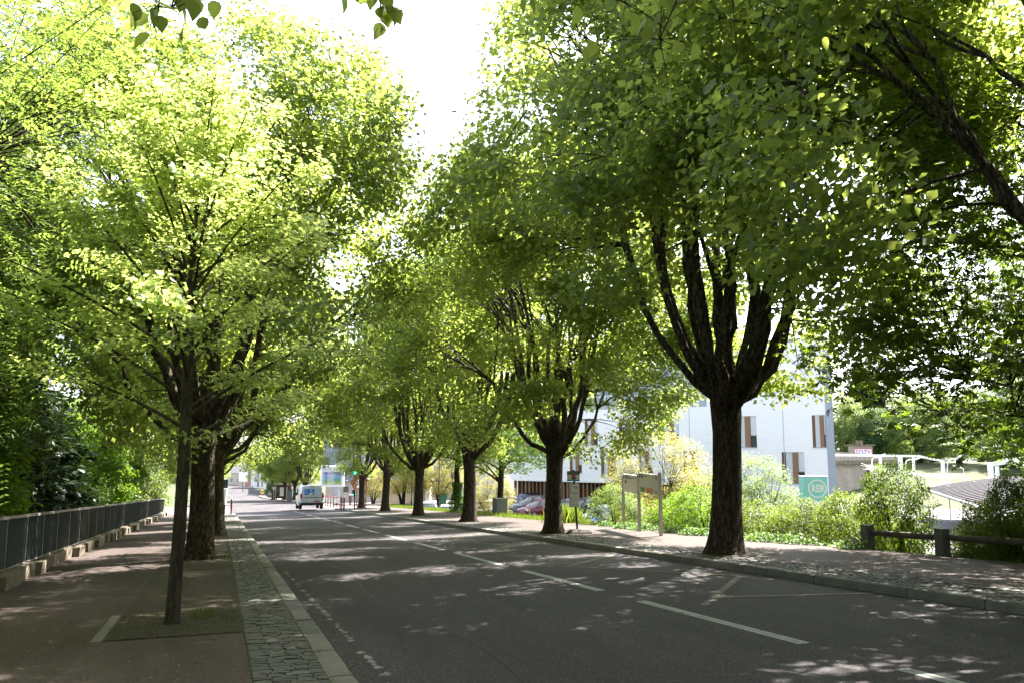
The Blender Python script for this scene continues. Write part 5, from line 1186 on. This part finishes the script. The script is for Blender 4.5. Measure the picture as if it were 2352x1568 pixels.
b = MB(); b.box(u0+.28*k, u0+.44*k, -.036, -.0305, zt_-.10, zt_-.08); b.box(u0+.07*k, u0+.09*k, -.036, -.0305, zt_-.26, zt_-.2); b.build('print_lines', M['print'], p2)
MB().box(u0+.12*k, u0+.35*k, -.036, -.0305, zb_+.03, zb_+.16).build('green_label', Mg, p2); MB().box(u0+.42*k, u0+.74*k, -.036, -.0305, zb_+.03, zb_+.16).build('orange_label', Mo, p2)

# turquoise cube sign
pr = atd(1868, 1120, 44); tx_ = -PSI+math.radians(-6)
cube = thing('station_sign', 'turquoise cube sign with white RER letters in a ring above the shrubs', 'sign', (pr[0], pr[1], terrain(pr[0], pr[1])), tx_)
zc_ = pr[2]-cube.location.z
MB().box(-.6, .6, -.6, .6, zc_-.62, zc_+.62).build('cube', M['teal'], cube, False, .03); MB().tube([(0, .3, -.2), (0, .3, zc_-.6)], .09, 12).build('pole', M['steel'], cube)
b = MB(); circ(b, .05, zc_+.0, .44, -.615, 40, .08); b.build('ring', M['white'], cube)
lt = text_mesh('RER', .50, M['white'], 'CENTER', .022); link('letters', lt, cube, (.09, -.615, zc_-.16), FACE, (.78, 1.05, 1)); 
b = MB(); b.box(-.61, .61, -.61, .61, zc_+.622, zc_+.65); b.build('top_edge', M['white'], cube)

pc = at(1148, 1181, .0)
cab = thing('utility_cabinet', 'grey-green steel utility cabinet at the foot of the small chestnut', 'cabinet', (pc[0], pc[1], zr(pc[1])+.05), -PSI+.5)
MB().box(-.34, .34, -.28, .28, -.1, .82).build('case', M['cabinet'], cab, False, .012); MB().prism([(-.31, .822), (.31, .822), (.31, .86), (0, .90), (-.31, .86)], 'x', -.37, .37).build('lid', M['cabinet'], cab)
MB().box(.005, .325, -.288, -.2805, 0, .78).build('door', M['cabinet'], cab); MB().box(-.325, -.005, -.288, -.2805, 0, .78).build('door', M['cabinet'], cab)
ps = at(1216, 1184, 0); pl_ = thing('thin_post', 'thin grey sign post at the edge of the car park', 'post', (ps[0], ps[1], zr(ps[1])-.3)); MB().tube([(0, 0, 0), (0, 0, 1.4)], .03, 8).build('pole', M['steel'], pl_); MB().box(-.04, .04, -.04, .04, 1.4, 1.43).build('cap', M['black'], pl_)
# ivy-clad trunk
pi_ = at(1050, 1179, .0)
ivt = thing('ivy_trunk', 'slim dark trunk clad in ivy up to half its height beside the third lime', 'tree', (pi_[0], pi_[1], zr(pi_[1])))
W_ = Wood(); rgi = np.random.default_rng(4); W_.tube(np.array([[0, 0, -.3], [.02, 0, 1], [-.05, 0, 2.5], [.05, .05, 4], [.1, 0, 6.5]]), [.22, .19, .16, .14, .07], 12, .04, rgi)
for i in range(9): s0 = np.array([.05, 0, 2.8+i*.4]); W_.tube(bez(s0, s0+unit(i*2.2, .6)*.7, s0+unit(i*2.2, .4)*1.5, 5), np.linspace(.05, .01, 5), 5)
link('trunk', W_.mesh('trunk', M['bark_dark']), ivt)
n = 2600; zz_ = rgi.uniform(0, 1.9, n)**1.0; aa = rgi.uniform(0, 2*PI, n); rr_ = .24+.16*np.sin(zz_*2.1)**2*rgi.uniform(.6, 1.3, n)+.10*(zz_ < .8)
P_ = np.stack([np.cos(aa)*rr_, np.sin(aa)*rr_, zz_], 1); N_ = nrm(np.stack([np.cos(aa), np.sin(aa), .5+0*aa], 1)+rgi.normal(0, .3, (n, 3))); T_ = nrm(rgi.normal(0, .5, (n, 3))+np.array([0, 0, -1]))
tag(link('ivy', leaves_mesh('ivy', P_, T_, N_, rgi.uniform(.07, .12, n), 'oval', M['ivy'], rgi), ivt), kind='stuff')
C_ = np.array([s for i in range(9) for s in [np.array([.05, 0, 2.8+i*.4])+unit(i*2.2, .45)*r_ for r_ in (.9, 1.2, 1.5)]]); P_, T_, N_, L_ = leaf_field(rgi, C_, 40, .28, .14)
tag(link('crown', leaves_mesh('crown', P_, T_, N_, L_, 'oval', M['maple'], rgi), ivt), kind='stuff')
# pale handrail down to the car park
h0 = atd(1490, 1158, 46); h1 = atd(1511, 1158, 46); h2 = atd(1566, 1191, 43.5)
hr = thing('handrail', 'pale sloping handrail beside the steps down to the car park', 'handrail', tuple(h1))
MB().tube([tuple(h0-h1), (0, 0, 0), tuple(h2-h1)], .045, 10).build('rail', M['white'], hr, True); 
gp = terrain(h1[0], h1[1])-h1[2]; MB().tube([(0, 0, gp), (0, 0, -.03)], .03, 8).build('post', M['steel'], hr); q = h2-h1; MB().tube([(q[0]*.8, q[1]*.8, gp), (q[0]*.8, q[1]*.8, q[2]*.8-.03)], .03, 8).build('post', M['steel'], hr)

# ------------------------------------------------------------------ crossing furniture
def Z1p(a, b_): return 661.5+a*.09375, 1047.4+b_*.09375
pp = atd(*Z1p(1090, 480), 84); sc1 = 84/F_PX*.09375
pbd = thing('poster_board', 'white framed poster board with a blue to green printed table on a thick leg', 'poster board', (pp[0], pp[1], zr(pp[1])), -PSI+.10)
zc_ = pp[2]-pbd.location.z
fw, fh_ = 1.20, 1.06
MB().box(-fw, fw, -.14, .14, zc_-fh_, zc_+fh_).build('frame', M['white'], pbd, False, .05)
sheet = MB().box(-fw+.16, fw-.22, -.155, -.142, zc_-fh_+.14, zc_+fh_-.14).build('poster', pmat('poster_white', (.5, .51, .54), .4), pbd)
cols = [(.06, .06, .22), (.10, .13, .34), (.13, .20, .38), (.13, .25, .38), (.09, .24, .33), (.07, .24, .25), (.08, .27, .11), (.14, .29, .04), (.22, .34, .03)]
for i, c in enumerate(cols):
    z1 = zc_+.42-i*.135; MB().box(-.92, .86, -.162, -.1555, z1-.128, z1).build('table_row', pmat('poster_row', c, .5), sheet)
b = MB(); 
for i in range(9): z1 = zc_+.42-i*.135; b.box(-.90, -.72, -.167, -.1625, z1-.08, z1-.05); b.box(-.5, .1+.3*((i*37) % 5)/5, -.167, -.1625, z1-.085, z1-.045)
b.build('table_print', M['white'], sheet)
MB().box(.25, .70, -.1, .1, -.1, zc_-fh_).build('leg', M['zinc_pale'], pbd)
def bollard(px, py, lab, h=1.0, white=True, hh=HK, grp='burgundy bollards'):
    p = at(px, py, hh); o = thing('bollard', lab, 'bollard', (p[0], p[1], zr(p[1])+hh), 0, grp)
    MB().tube([(0, 0, -.05), (0, 0, h*.86)], .055, 12).build('post', M['red_post'], o, True); MB().tube([(0, 0, h*.86+.001), (0, 0, h*.98), (0, 0, h)], [.056, .056, .03], 12).build('cap', M['white'] if white else M['red_post'], o, True)
bollard(*Z1p(1300, 1290), 'white-topped burgundy bollard, left of the front pair at the crossing'); bollard(*Z1p(1372, 1298), 'white-topped burgundy bollard, right of the front pair at the crossing')
bollard(*Z1p(1505, 1170), 'white-topped burgundy bollard, left of the back pair at the crossing'); bollard(*Z1p(1538, 1172), 'white-topped burgundy bollard, right of the back pair at the crossing')
bollard(*Z2p(368, 1495), 'single burgundy bollard at the corner of the left pavement', 1.05)
for i in range(6):
    p = at(*Z1p(875+i*70, 1180+i*14), 0.1); o = thing('bike_rack', ('bike rack hoop nearest the van, first of six', 'bike rack hoop second from the van', 'bike rack hoop third from the van', 'bike rack hoop fourth from the van', 'bike rack hoop fifth from the van', 'bike rack hoop sixth, nearest the bollards')[i], 'bike rack', (p[0], p[1], zr(p[1])+.03), .3, 'burgundy bike racks by the crossing')
    MB().tube([(-.42, 0, 0), (-.42, 0, .85), (-.36, 0, .93), (.36, 0, .93), (.42, 0, .85), (.42, 0, 0)], .032, 8).build('hoop', M['red_post'], o, True)
    b = MB(); b.bar((-.4, 0, .9), (.4, 0, .35), .03, .045); b.bar((-.4, 0, .35), (.4, 0, .9), .03, .045); b.build('brace', M['white'], o); MB().bar((-.4, 0, .33), (.4, 0, .33), .03, .04).build('crossbar', M['red_post'], o)
def traffic_light(px, py, label, top, heads, rz, hh=HK):
    p = at(px, py, hh); o = thing('traffic_light', label, 'traffic light', (p[0], p[1], zr(p[1])+hh), rz); MB().tube([(0, 0, -.1), (0, 0, top)], .05, 10).build('pole', M['red_post'], o, True); return o
Mgl = pmat('green_lamp', (.05, .9, .45), .3, emit=1.2); Mdl = pmat('unlit_lamp', (.03, .02, .02), .3)
tl1 = traffic_light(*Z1p(1627, 1285), 'traffic light showing green with a crossed-roads triangle below', 3.0, 1, -PSI)
hd_ = MB().box(-.15, .17, -.12, .12, 2.5, 3.55).build('lamp_head', M['black'], tl1, False, .04)
for i, m in enumerate((Mgl, Mdl, Mdl)):
    MB().tube([(0.01, -.135, 2.68+i*.32), (.01, -.12, 2.68+i*.32)], .11, 16).build('lamp', m, hd_); v_ = MB(); 
    v_.loft([[(0.01+math.cos(a)*.125, yy, 2.68+i*.32+math.sin(a)*.125) for a in np.linspace(0, PI, 9)]+[(0.01+math.cos(a)*.118, yy, 2.68+i*.32+math.sin(a)*.118) for a in np.linspace(PI, 0, 9)] for yy in (-.26, -.121)]); v_.build('visor', M['black'], hd_)
Mor = pmat('orange_sign_face', (.62, .35, .13), .5)
s1 = MB().prism([(-.30, 1.95), (.30, 1.95), (0, 2.46)], 'y', -.08, -.06).build('warning_triangle', M['red'], tl1); MB().prism([(-.21, 2.0), (.21, 2.0), (0, 2.36)], 'y', -.086, -.0805).build('sign_face', Mor, s1)
b = MB(); b.bar((-.07, -.09, 2.05), (.07, -.09, 2.19), .008, .03); b.bar((-.07, -.09, 2.19), (.07, -.09, 2.05), .008, .03); b.build('cross', M['black'], s1)
s2 = MB().prism([(-.30, 1.90), (0, 1.38), (.30, 1.90)], 'y', -.08, -.06).build('yield_triangle', M['red'], tl1); MB().prism([(-.21, 1.85), (0, 1.49), (.21, 1.85)], 'y', -.086, -.0805).build('sign_face', Mor, s2)
pdl = MB().box(-.18, -.06, -.12, .1, .95, 1.40).build('pedestrian_head', M['black'], tl1, False, .02); MB().tube([(-.12, -.13, 1.06), (-.12, -.119, 1.06)], .04, 12).build('lamp', Mgl, pdl)
tl2 = traffic_light(*Z1p(1682, 1190), 'traffic light seen side on with two white plates behind the sixth trunk', 3.3, 1, -PSI+.6)
MB().box(-.10, .10, -.18, .1, 2.5, 3.4).build('lamp_head', M['red_post'], tl2, False, .03); MB().box(-.22, .22, -.08, -.055, 1.95, 2.3).build('plate', M['white'], tl2); MB().box(-.2, .2, -.08, -.055, 1.6, 1.9).build('plate', M['white'], tl2)
tl3 = traffic_light(*Z1p(1905, 1190), 'traffic light with white louvres right of the sixth trunk', 3.3, 1, -PSI-.4)
hd_ = MB().box(-.12, .12, -.12, .12, 2.2, 3.3).build('lamp_head', M['red_post'], tl3, False, .03)
for i in range(3): MB().box(.12, .34, -.10, .1, 2.36+i*.32, 2.41+i*.32).build('visor', M['white'], hd_)
def bar_gate(px, py, w_, lab):
    p = at(px, py, .03); o = thing('barrier', lab, 'barrier', (p[0], p[1], zr(p[1])+.03), -PSI+.05, 'brown street barriers')
    for x in (0, w_): MB().box(x-.03, x+.03, -.03, .03, -.05, 1.0).build('post', M['red_post'], o)
    MB().bar((0, 0, .97), (w_, 0, .97), .05, .05).build('top_rail', M['red_post'], o); MB().bar((0, 0, .45), (w_, 0, .45), .04, .04).build('rail', M['red_post'], o); MB().bar((0, 0, .95), (w_, 0, .47), .03, .03).build('brace', M['red_post'], o)
def Z3p(a, b_): return 799.3+a*.10548, 1029.0+b_*.10548
bar_gate(*Z3p(600, 1150), 1.55, 'brown street barrier left of the fifth trunk'); bar_gate(*Z3p(965, 1150), 1.9, 'brown street barrier right of the fifth trunk')
def slim_lamp(px, py, top, lab):
    p = at(px, py, .05); o = thing('slim_post', lab, 'post', (p[0], p[1], zr(p[1])+.05)); MB().tube([(0, 0, -.1), (0, 0, .35)], .07, 10).build('base', M['black'], o); MB().tube([(0, 0, .35), (0, 0, top)], .035, 8).build('pole', M['black'], o); MB().box(-.05, .05, -.05, .05, top, top+.2).build('head', M['black'], o)
slim_lamp(*Z3p(1380, 1215), 2.6, 'slim black post left of the fourth trunk'); slim_lamp(*Z3p(1980, 1215), 4.2, 'tall slim black post right of the fourth trunk')
p = at(*Z3p(1145, 1150), .03); o = thing('red_post', 'orange-red square post at the end of the pale fence', 'post', (p[0], p[1], zr(p[1]))); MB().box(-.07, .07, -.07, .07, 0, 1.95).build('pole', pmat('orange_red_paint', (.55, .07, .04), .5), o); MB().box(-.09, .09, -.09, .09, 1.95, 1.99).build('cap', M['red_post'], o)
p = at(*Z3p(2065, 1200), .05); o = thing('litter_bin', 'dark green litter bin left of the ivy-clad trunk', 'bin', (p[0], p[1], zr(p[1]))); MB().loft([[(-.25, -.25, 0), (.25, -.25, 0), (.25, .25, 0), (-.25, .25, 0)], [(-.34, -.34, .95), (.34, -.34, .95), (.34, .34, .95), (-.34, .34, .95)]]).build('body', pmat('bin_green', (.03, .14, .07), .5), o); MB().box(-.38, .38, -.38, .38, .952, 1.1).build('lid', M['black'], o, False, .04)
# pale slatted fence on the ramp in front of the clad building
a0 = atd(*Z3p(560, 1040), 92); a1 = atd(*Z3p(1700, 1040), 84); ff = Facade(a0, a1); zg_ = zr(88)
pf_ = thing('slatted_fence', 'pale slatted fence rising along the ramp behind the brown barriers', 'fence', (a0[0], a0[1], 0), ff.rz)
sm_ = MB().box(-.07, .07, -.03, .03, 0, 1).mesh('slat', M['render_beige'])
nsl = int(ff.W/.19)
for i in range(nsl):
    z1 = zg_+1.15+1.1*min(1, i/nsl*1.5); link('slat', sm_, pf_, (i*.19, 0, zg_-.4), None, (1, 1, z1-zg_+.4))
MB().box(0, ff.W, .035, .09, zg_-.3, zg_+.1).build('base_rail', M['concrete_pale'], pf_)
# left: information panel on two posts, back of a traffic light
p = at(*Z2p(148, 1495), HK); o = thing('info_panel', 'white information panel on two burgundy posts at the end of the left pavement', 'sign', (p[0], p[1], zr(p[1])+HK), -.35)
for x in (-.16, .16): MB().box(x-.03, x+.03, -.03, .03, -.05, 1.62).build('post', M['red_post'], o)
pn = MB().box(-.24, .24, -.06, .06, .58, 1.64).build('panel', M['white'], o, False, .01); MB().box(-.14, .10, -.068, -.061, 1.28, 1.45).build('logo', Mlb, pn); MB().box(-.18, .15, -.068, -.061, 1.15, 1.17).build('print_line', M['print'], pn)
p = at(*Z2p(120, 1500), HK); o = thing('traffic_light', 'dark back of a traffic light above the left information panel', 'traffic light', (p[0]+.1, p[1]+.6, zr(p[1])+HK), 0)
MB().tube([(0, 0, 0), (0, 0, 2.0)], .05, 8).build('pole', M['red_post'], o); MB().box(-.16, .26, -.06, .14, 1.62, 2.2).build('back_board', M['dark_green'], o, False, .03)
# far end of the road
def far_light(px, py, lab, h=2.7): 
    p = at(px, py, .05); o = thing('traffic_light', lab, 'traffic light', (p[0], p[1], zr(p[1])+.05), 0, 'far traffic lights'); MB().tube([(0, 0, 0), (0, 0, h)], .05, 8).build('pole', M['red_post'], o); MB().box(-.17, .17, -.14, .14, h-.9, h+.1).build('lamp_head', M['black'], o, False, .03)
far_light(*Z2p(572, 1060), 'far traffic light left of the brick house', 2.4); far_light(*Z2p(1362, 1180), 'far traffic light in front of the green hedge', 3.0)
p = at(*Z2p(1362, 1180), .05); o = thing('yield_sign', 'small yield sign in front of the far hedge', 'sign', (p[0]+.25, p[1]-.3, zr(p[1])+.05)); MB().tube([(0, 0, 0), (0, 0, 2.0)], .03, 8).build('pole', M['steel'], o); MB().prism([(-.35, 2.1), (0, 1.5), (.35, 2.1)], 'y', -.05, -.03).build('face', M['white'], o)
p = at(*Z2p(1600, 1165), .1); o = thing('bus_shelter', 'red framed bus shelter with a poster case beyond the crossing', 'bus shelter', (p[0], p[1], zr(p[1])+.1), -.3)
for x, y_ in ((-1.1, 0), (1.1, 0), (-1.1, 1.4), (1.1, 1.4)): MB().box(x-.06, x+.06, y_-.06, y_+.06, 0, 2.4).build('post', M['red_post'], o)
MB().box(-1.4, 1.4, -.4, 1.7, 2.402, 2.6).build('roof', M['offwhite'], o, False, .03); pc_ = MB().box(-.35, .95, -.02, .12, .55, 2.05).build('poster_case', M['red_post'], o, False, .02); MB().box(-.27, .87, -.03, -.0205, .63, 1.97).build('poster', M['offwhite'], pc_); MB().box(-1.04, 1.04, 1.36, 1.40, .2, 2.3).build('back_pane', M['pane'], o)
p = at(*Z2p(1795, 1200), .1); o = thing('grey_bin', 'grey waste container between the far trunks', 'bin', (p[0], p[1], zr(p[1])+.1)); MB().box(-.35, .35, -.35, .35, 0, 1.5).build('body', M['garage'], o, False, .05); MB().box(-.37, .37, -.37, .37, 1.502, 1.6).build('lid', M['black'], o, False, .03)
p = at(*Z2p(1385, 1130), .1); shrub('clipped dark green hedge at the far right side of the road', (p[0], p[1], zr(p[1])), bt1, 1.0, .42, .5, group=None, mats=(None, 'far_dark'))
p0 = atd(*Z2p(790, 950), 205); p1 = atd(*Z2p(1260, 950), 198); ff = Facade(p0, p1); o = thing('dark_fence', 'dark low fence in front of the far white house', 'fence', (p0[0], p0[1], zr(205)), ff.rz); MB().box(0, ff.W, 0, .1, 0, 1.3).build('boards', M['garage'], o); MB().box(0, ff.W, -.02, .12, 1.302, 1.36).build('cap', M['black'], o)
o = thing('yellow_sign', 'small yellow road works box in front of the far fence', 'sign', tuple(atd(*Z2p(1130, 1010), 180))); MB().box(-.3, .3, -.2, .2, 0, .8).build('box', Myl, o); MB().box(-.2, .2, -.21, -.2005, .3, .6).build('face', M['print'], o)
o = thing('billboard', 'small white billboard left of the far brick house', 'billboard', tuple(atd(*Z2p(655, 860), 215)), 0); MB().box(-1.1, 1.1, -.05, .05, 1.6, 4.0).build('board', M['white'], o); MB().box(-.08, .08, -.04, .04, -1, 1.6).build('post', M['print'], o)
blades('flower_bed', 'grass bed with orange flowers at the far left of the crossing', [(-3.5+rnd.uniform(0, 3.6), 120+rnd.uniform(0, 38), zr(120)-1.0) for _ in range(60)], .5, 2500, 21, sp=1.2)

# ------------------------------------------------------------------ railway at the right
def Z7p(a, b_): return 1911.1+a*.11719, 992.3+b_*.11719
def gantry(pts, d, wd, label, legs):
    P3 = [atd(x, y_, d) for x, y_ in pts]; o0 = P3[0]; o = thing('overhead_gantry', label, 'gantry', tuple(o0), 0, 'railway gantries')
    b = MB()
    for i in range(len(P3)-1): b.bar(tuple(P3[i]-o0), tuple(P3[i+1]-o0), wd, wd)
    b.build('beam', M['white'], o)
    for (x, y0, y1, w_) in legs:
        a, c = atd(x, y0, d), atd(x, y1, d); c = np.array([a[0], a[1], c[2]]); MB().bar(tuple(a-o0), tuple(c-o0), w_, w_).build('leg', M['white'], o)
gantry([Z7p(-100, 440), Z7p(120, 440), Z7p(1700, 462), Z7p(2170, 560)], 92, .24, 'white railway gantry with a bent end left of the street lamps', [(Z7p(2165, 0)[0], Z7p(0, 545)[1], Z7p(0, 1150)[1], .28), (Z7p(1335, 0)[0], Z7p(0, 480)[1], Z7p(0, 1000)[1], .34), (Z7p(945, 0)[0], Z7p(0, 470)[1], Z7p(0, 720)[1], .22), (Z7p(1590, 0)[0], Z7p(0, 480)[1], Z7p(0, 800)[1], .2)])
gantry([(2272, 1066), (2288, 1064), (2352, 1052), (2440, 1036)], 80, .34, 'white railway gantry at the right edge above the canopy', [(2274, 1062, 1125, .36), (2290, 1070, 1125, .25)])
def lamp(px, y0, y1, hx, hy, d, lab):
    a = atd(px, y0, d); t_ = atd(px, y1, d); h = atd(hx, hy, d); o = thing('street_lamp', lab, 'street lamp', tuple(a), 0, 'white curved lamps by the railway')
    L_ = t_-a; m_ = h-a; up = np.array([0, 0, L_[2]]); k = m_-up
    MB().tube([(0, 0, -3), (0, 0, L_[2]*.75), tuple(up+k*.12+np.array([0, 0, k[2]*.45])), tuple(up+k*.4+np.array([0, 0, k[2]*.45])), tuple(m_*1.0)], .045, 8).build('pole', M['white'], o, True)
    q = k/np.linalg.norm(k); MB().loft([[tuple(m_+q*s-np.array([0, 0, .05])+np.array([RT[0]*0, 0, 0])+np.array([FW[0], FW[1], 0])*e*w2+np.array([0, 0, 1])*f_*h2) for e, f_ in ((-1, 0), (-.7, 1), (.7, 1), (1, 0), (.7, -.6), (-.7, -.6))] for s, w2, h2 in ((-.1, .05, .04), (.1, .11, .06), (.4, .12, .07), (.62, .05, .03))]).build('lamp_head', M['white'], o, True)
lamp(*(Z7p(795, 0)[0], Z7p(0, 960)[1], Z7p(0, 560)[1]), *Z7p(920, 475), 75, 'curved white lamp left of the others, under the gantry beam')
lamp(*(Z7p(1455, 0)[0], Z7p(0, 920)[1], Z7p(0, 600)[1]), *Z7p(1620, 525), 75, 'curved white lamp beside the middle gantry leg')
lamp(2178, 1112, 1066, 2196, 1052, 66, 'tall curved white lamp right of the gantry post')
lamp(2216, 1106, 1080, 2200, 1072, 82, 'smaller white lamp facing left beside the tall lamp')
# hut with graffiti, concrete parapet of the bridge
ph = Facade(atd(*Z7p(335, 420), 106.5), atd(*Z7p(800, 420), 105.5))
hut = thing('graffiti_hut', 'small concrete hut with pale graffiti letters outlined in red', 'hut', (ph.A[0], ph.A[1], 0), ph.rz); z1 = ph.uv(*Z7p(500, 262))[1]; z0 = ph.uv(*Z7p(500, 450))[1]-1
MB().box(0, ph.W, 0, 4, z0, z1).build('wall', M['concrete_pale'], hut); MB().box(-.35, ph.W+.35, -.35, 4.3, z1, z1+.18).build('roof', M['concrete'], hut)
for u in (ph.W*.38, ph.W*.55): MB().box(u-.2, u+.2, .8, 1.2, z1+.18, z1+.7).build('vent', M['concrete'], hut)
ga, gb = ph.uv(*Z7p(430, 310)), ph.uv(*Z7p(795, 440)); Mgr = pmat('graffiti_red', (.42, .03, .06), .6); Mgw = pmat('graffiti_pale_blue', (.62, .68, .82), .6)
MB().box(ga[0], gb[0], -.012, -.002, gb[1]-.3, ga[1]).build('graffiti_outline', Mgr, hut); MB().box(ga[0]+.09, gb[0]-.09, -.018, -.0125, gb[1]-.21, ga[1]-.09).build('graffiti_fill', Mgw, hut)
gm = text_mesh('SOZY', 1.0, Mgr); bb = [max(v.co.x for v in gm.vertices), max(v.co.y for v in gm.vertices)]; link('graffiti_letters', gm, hut, (ga[0]+.2, -.022, gb[1]-.15), FACE, ((gb[0]-ga[0]-.4)/bb[0], (ga[1]-gb[1]-.05)/bb[1], 1))
pq = Facade(atd(*Z7p(60, 460), 96), atd(*Z7p(1310, 560), 102)); za, zb2 = pq.uv(*Z7p(120, 380))[1], pq.uv(*Z7p(120, 540))[1]
bw = thing('bridge_parapet', 'stained pale concrete parapet of the railway bridge below the hut', 'bridge', (pq.A[0], pq.A[1], 0), pq.rz); npn = 16
pm_ = MB().box(0.02, pq.W/npn-.02, -.1, .2, zb2, za).mesh('panel', M['concrete_pale'])
for i in range(npn): link('panel', pm_, bw, (i*pq.W/npn, 0, -i*.035))
MB().box(0, pq.W, -.3, .5, zb2-.5, zb2-.6+.55).build('ledge', M['concrete'], bw); MB().box(0, pq.W*.5, .3, 3, zb2-6, zb2-.5).build('abutment', M['concrete_pale'], bw)
# overhead wires
for i, (a, c) in enumerate(((( 560, 640), (2600, 850)), ((600, 710), (2600, 800)), ((1200, 740), (2700, 900)), ((1600, 780), (2800, 880)), ((1700, 900), (2800, 1010)), ((1680, 940), (2200, 1000)), ((580, 600), (1320, 740)))):
    A_, B_ = atd(*Z7p(*a), 86), atd(*Z7p(*c), 78); o = thing('overhead_wire', ('topmost', 'second', 'third', 'fourth', 'fifth', 'lowest', 'left short')[i]+' pale overhead wire across the railway cutting', 'wire', tuple(A_), 0, 'overhead railway wires'); D_ = B_-A_
    MB().tube([tuple(D_*t-np.array([0, 0, .25*4*t*(1-t)])) for t in np.linspace(0, 1, 9)], .028, 5).build('cable', M['white'], o)
    for t in (.3, .62): MB().tube([tuple(D_*t-np.array([0, 0, .22])), tuple(D_*t-np.array([0, 0, .75]))], .02, 5).build('dropper', M['white'], o)
# platform canopy: a shallow vault, its ribs run across
e0 = atd(2120, 1121, 70); e1 = atd(2352, 1192, 38); ax = (e1-e0); ax[2] = 0; Lc = float(np.linalg.norm(ax)); ax /= Lc; sd_ = np.array([-ax[1], ax[0], 0]); 
if sd_@RT < 0: sd_ = -sd_
cn = thing('platform_canopy', 'vaulted grey platform roof with pale curved ribs at the right', 'canopy', (e0[0], e0[1], e0[2])); HW = 9.0; RISE = 1.15
def arcp(t, s, dz=0): return ax*s+sd_*(HW*(1+t))+np.array([0, 0, RISE*(1-t*t)+dz])
ts = np.linspace(-1, 1, 25); Mcan = pmat('canopy_sheet', (.016, .015, .016), 1.0, .1, 1.0, spec=.0); Mrib = pmat('canopy_rib', (.22, .215, .225), .9, spec=.05)
b = MB(); b.loft([[tuple(arcp(t, s)) for t in ts]+[tuple(arcp(t, s, -.12)) for t in ts[::-1]] for s in np.linspace(0, Lc+8, 8)]); b.build('roof_sheet', Mcan, cn, True)
for i in range(int((Lc+8)/1.25)):
    b = MB(); s = .1+i*1.25; b.loft([[tuple(arcp(t, s, .003)), tuple(arcp(t, s+.03, .012)), tuple(arcp(t, s+.12, .012)), tuple(arcp(t, s+.15, .003))] for t in ts]); b.build('roof_rib', Mrib, cn)
b = MB(); b.bar(tuple(arcp(-1, 0)), tuple(arcp(-1, Lc+8)), .14, .12); b.build('eave', M['rim'], cn)
for s in (2, 14, 26): MB().box(-.12, .12, -.12, .12, -5, 0).build('column', M['steel'], cn, loc=tuple(arcp(-.6, s)))
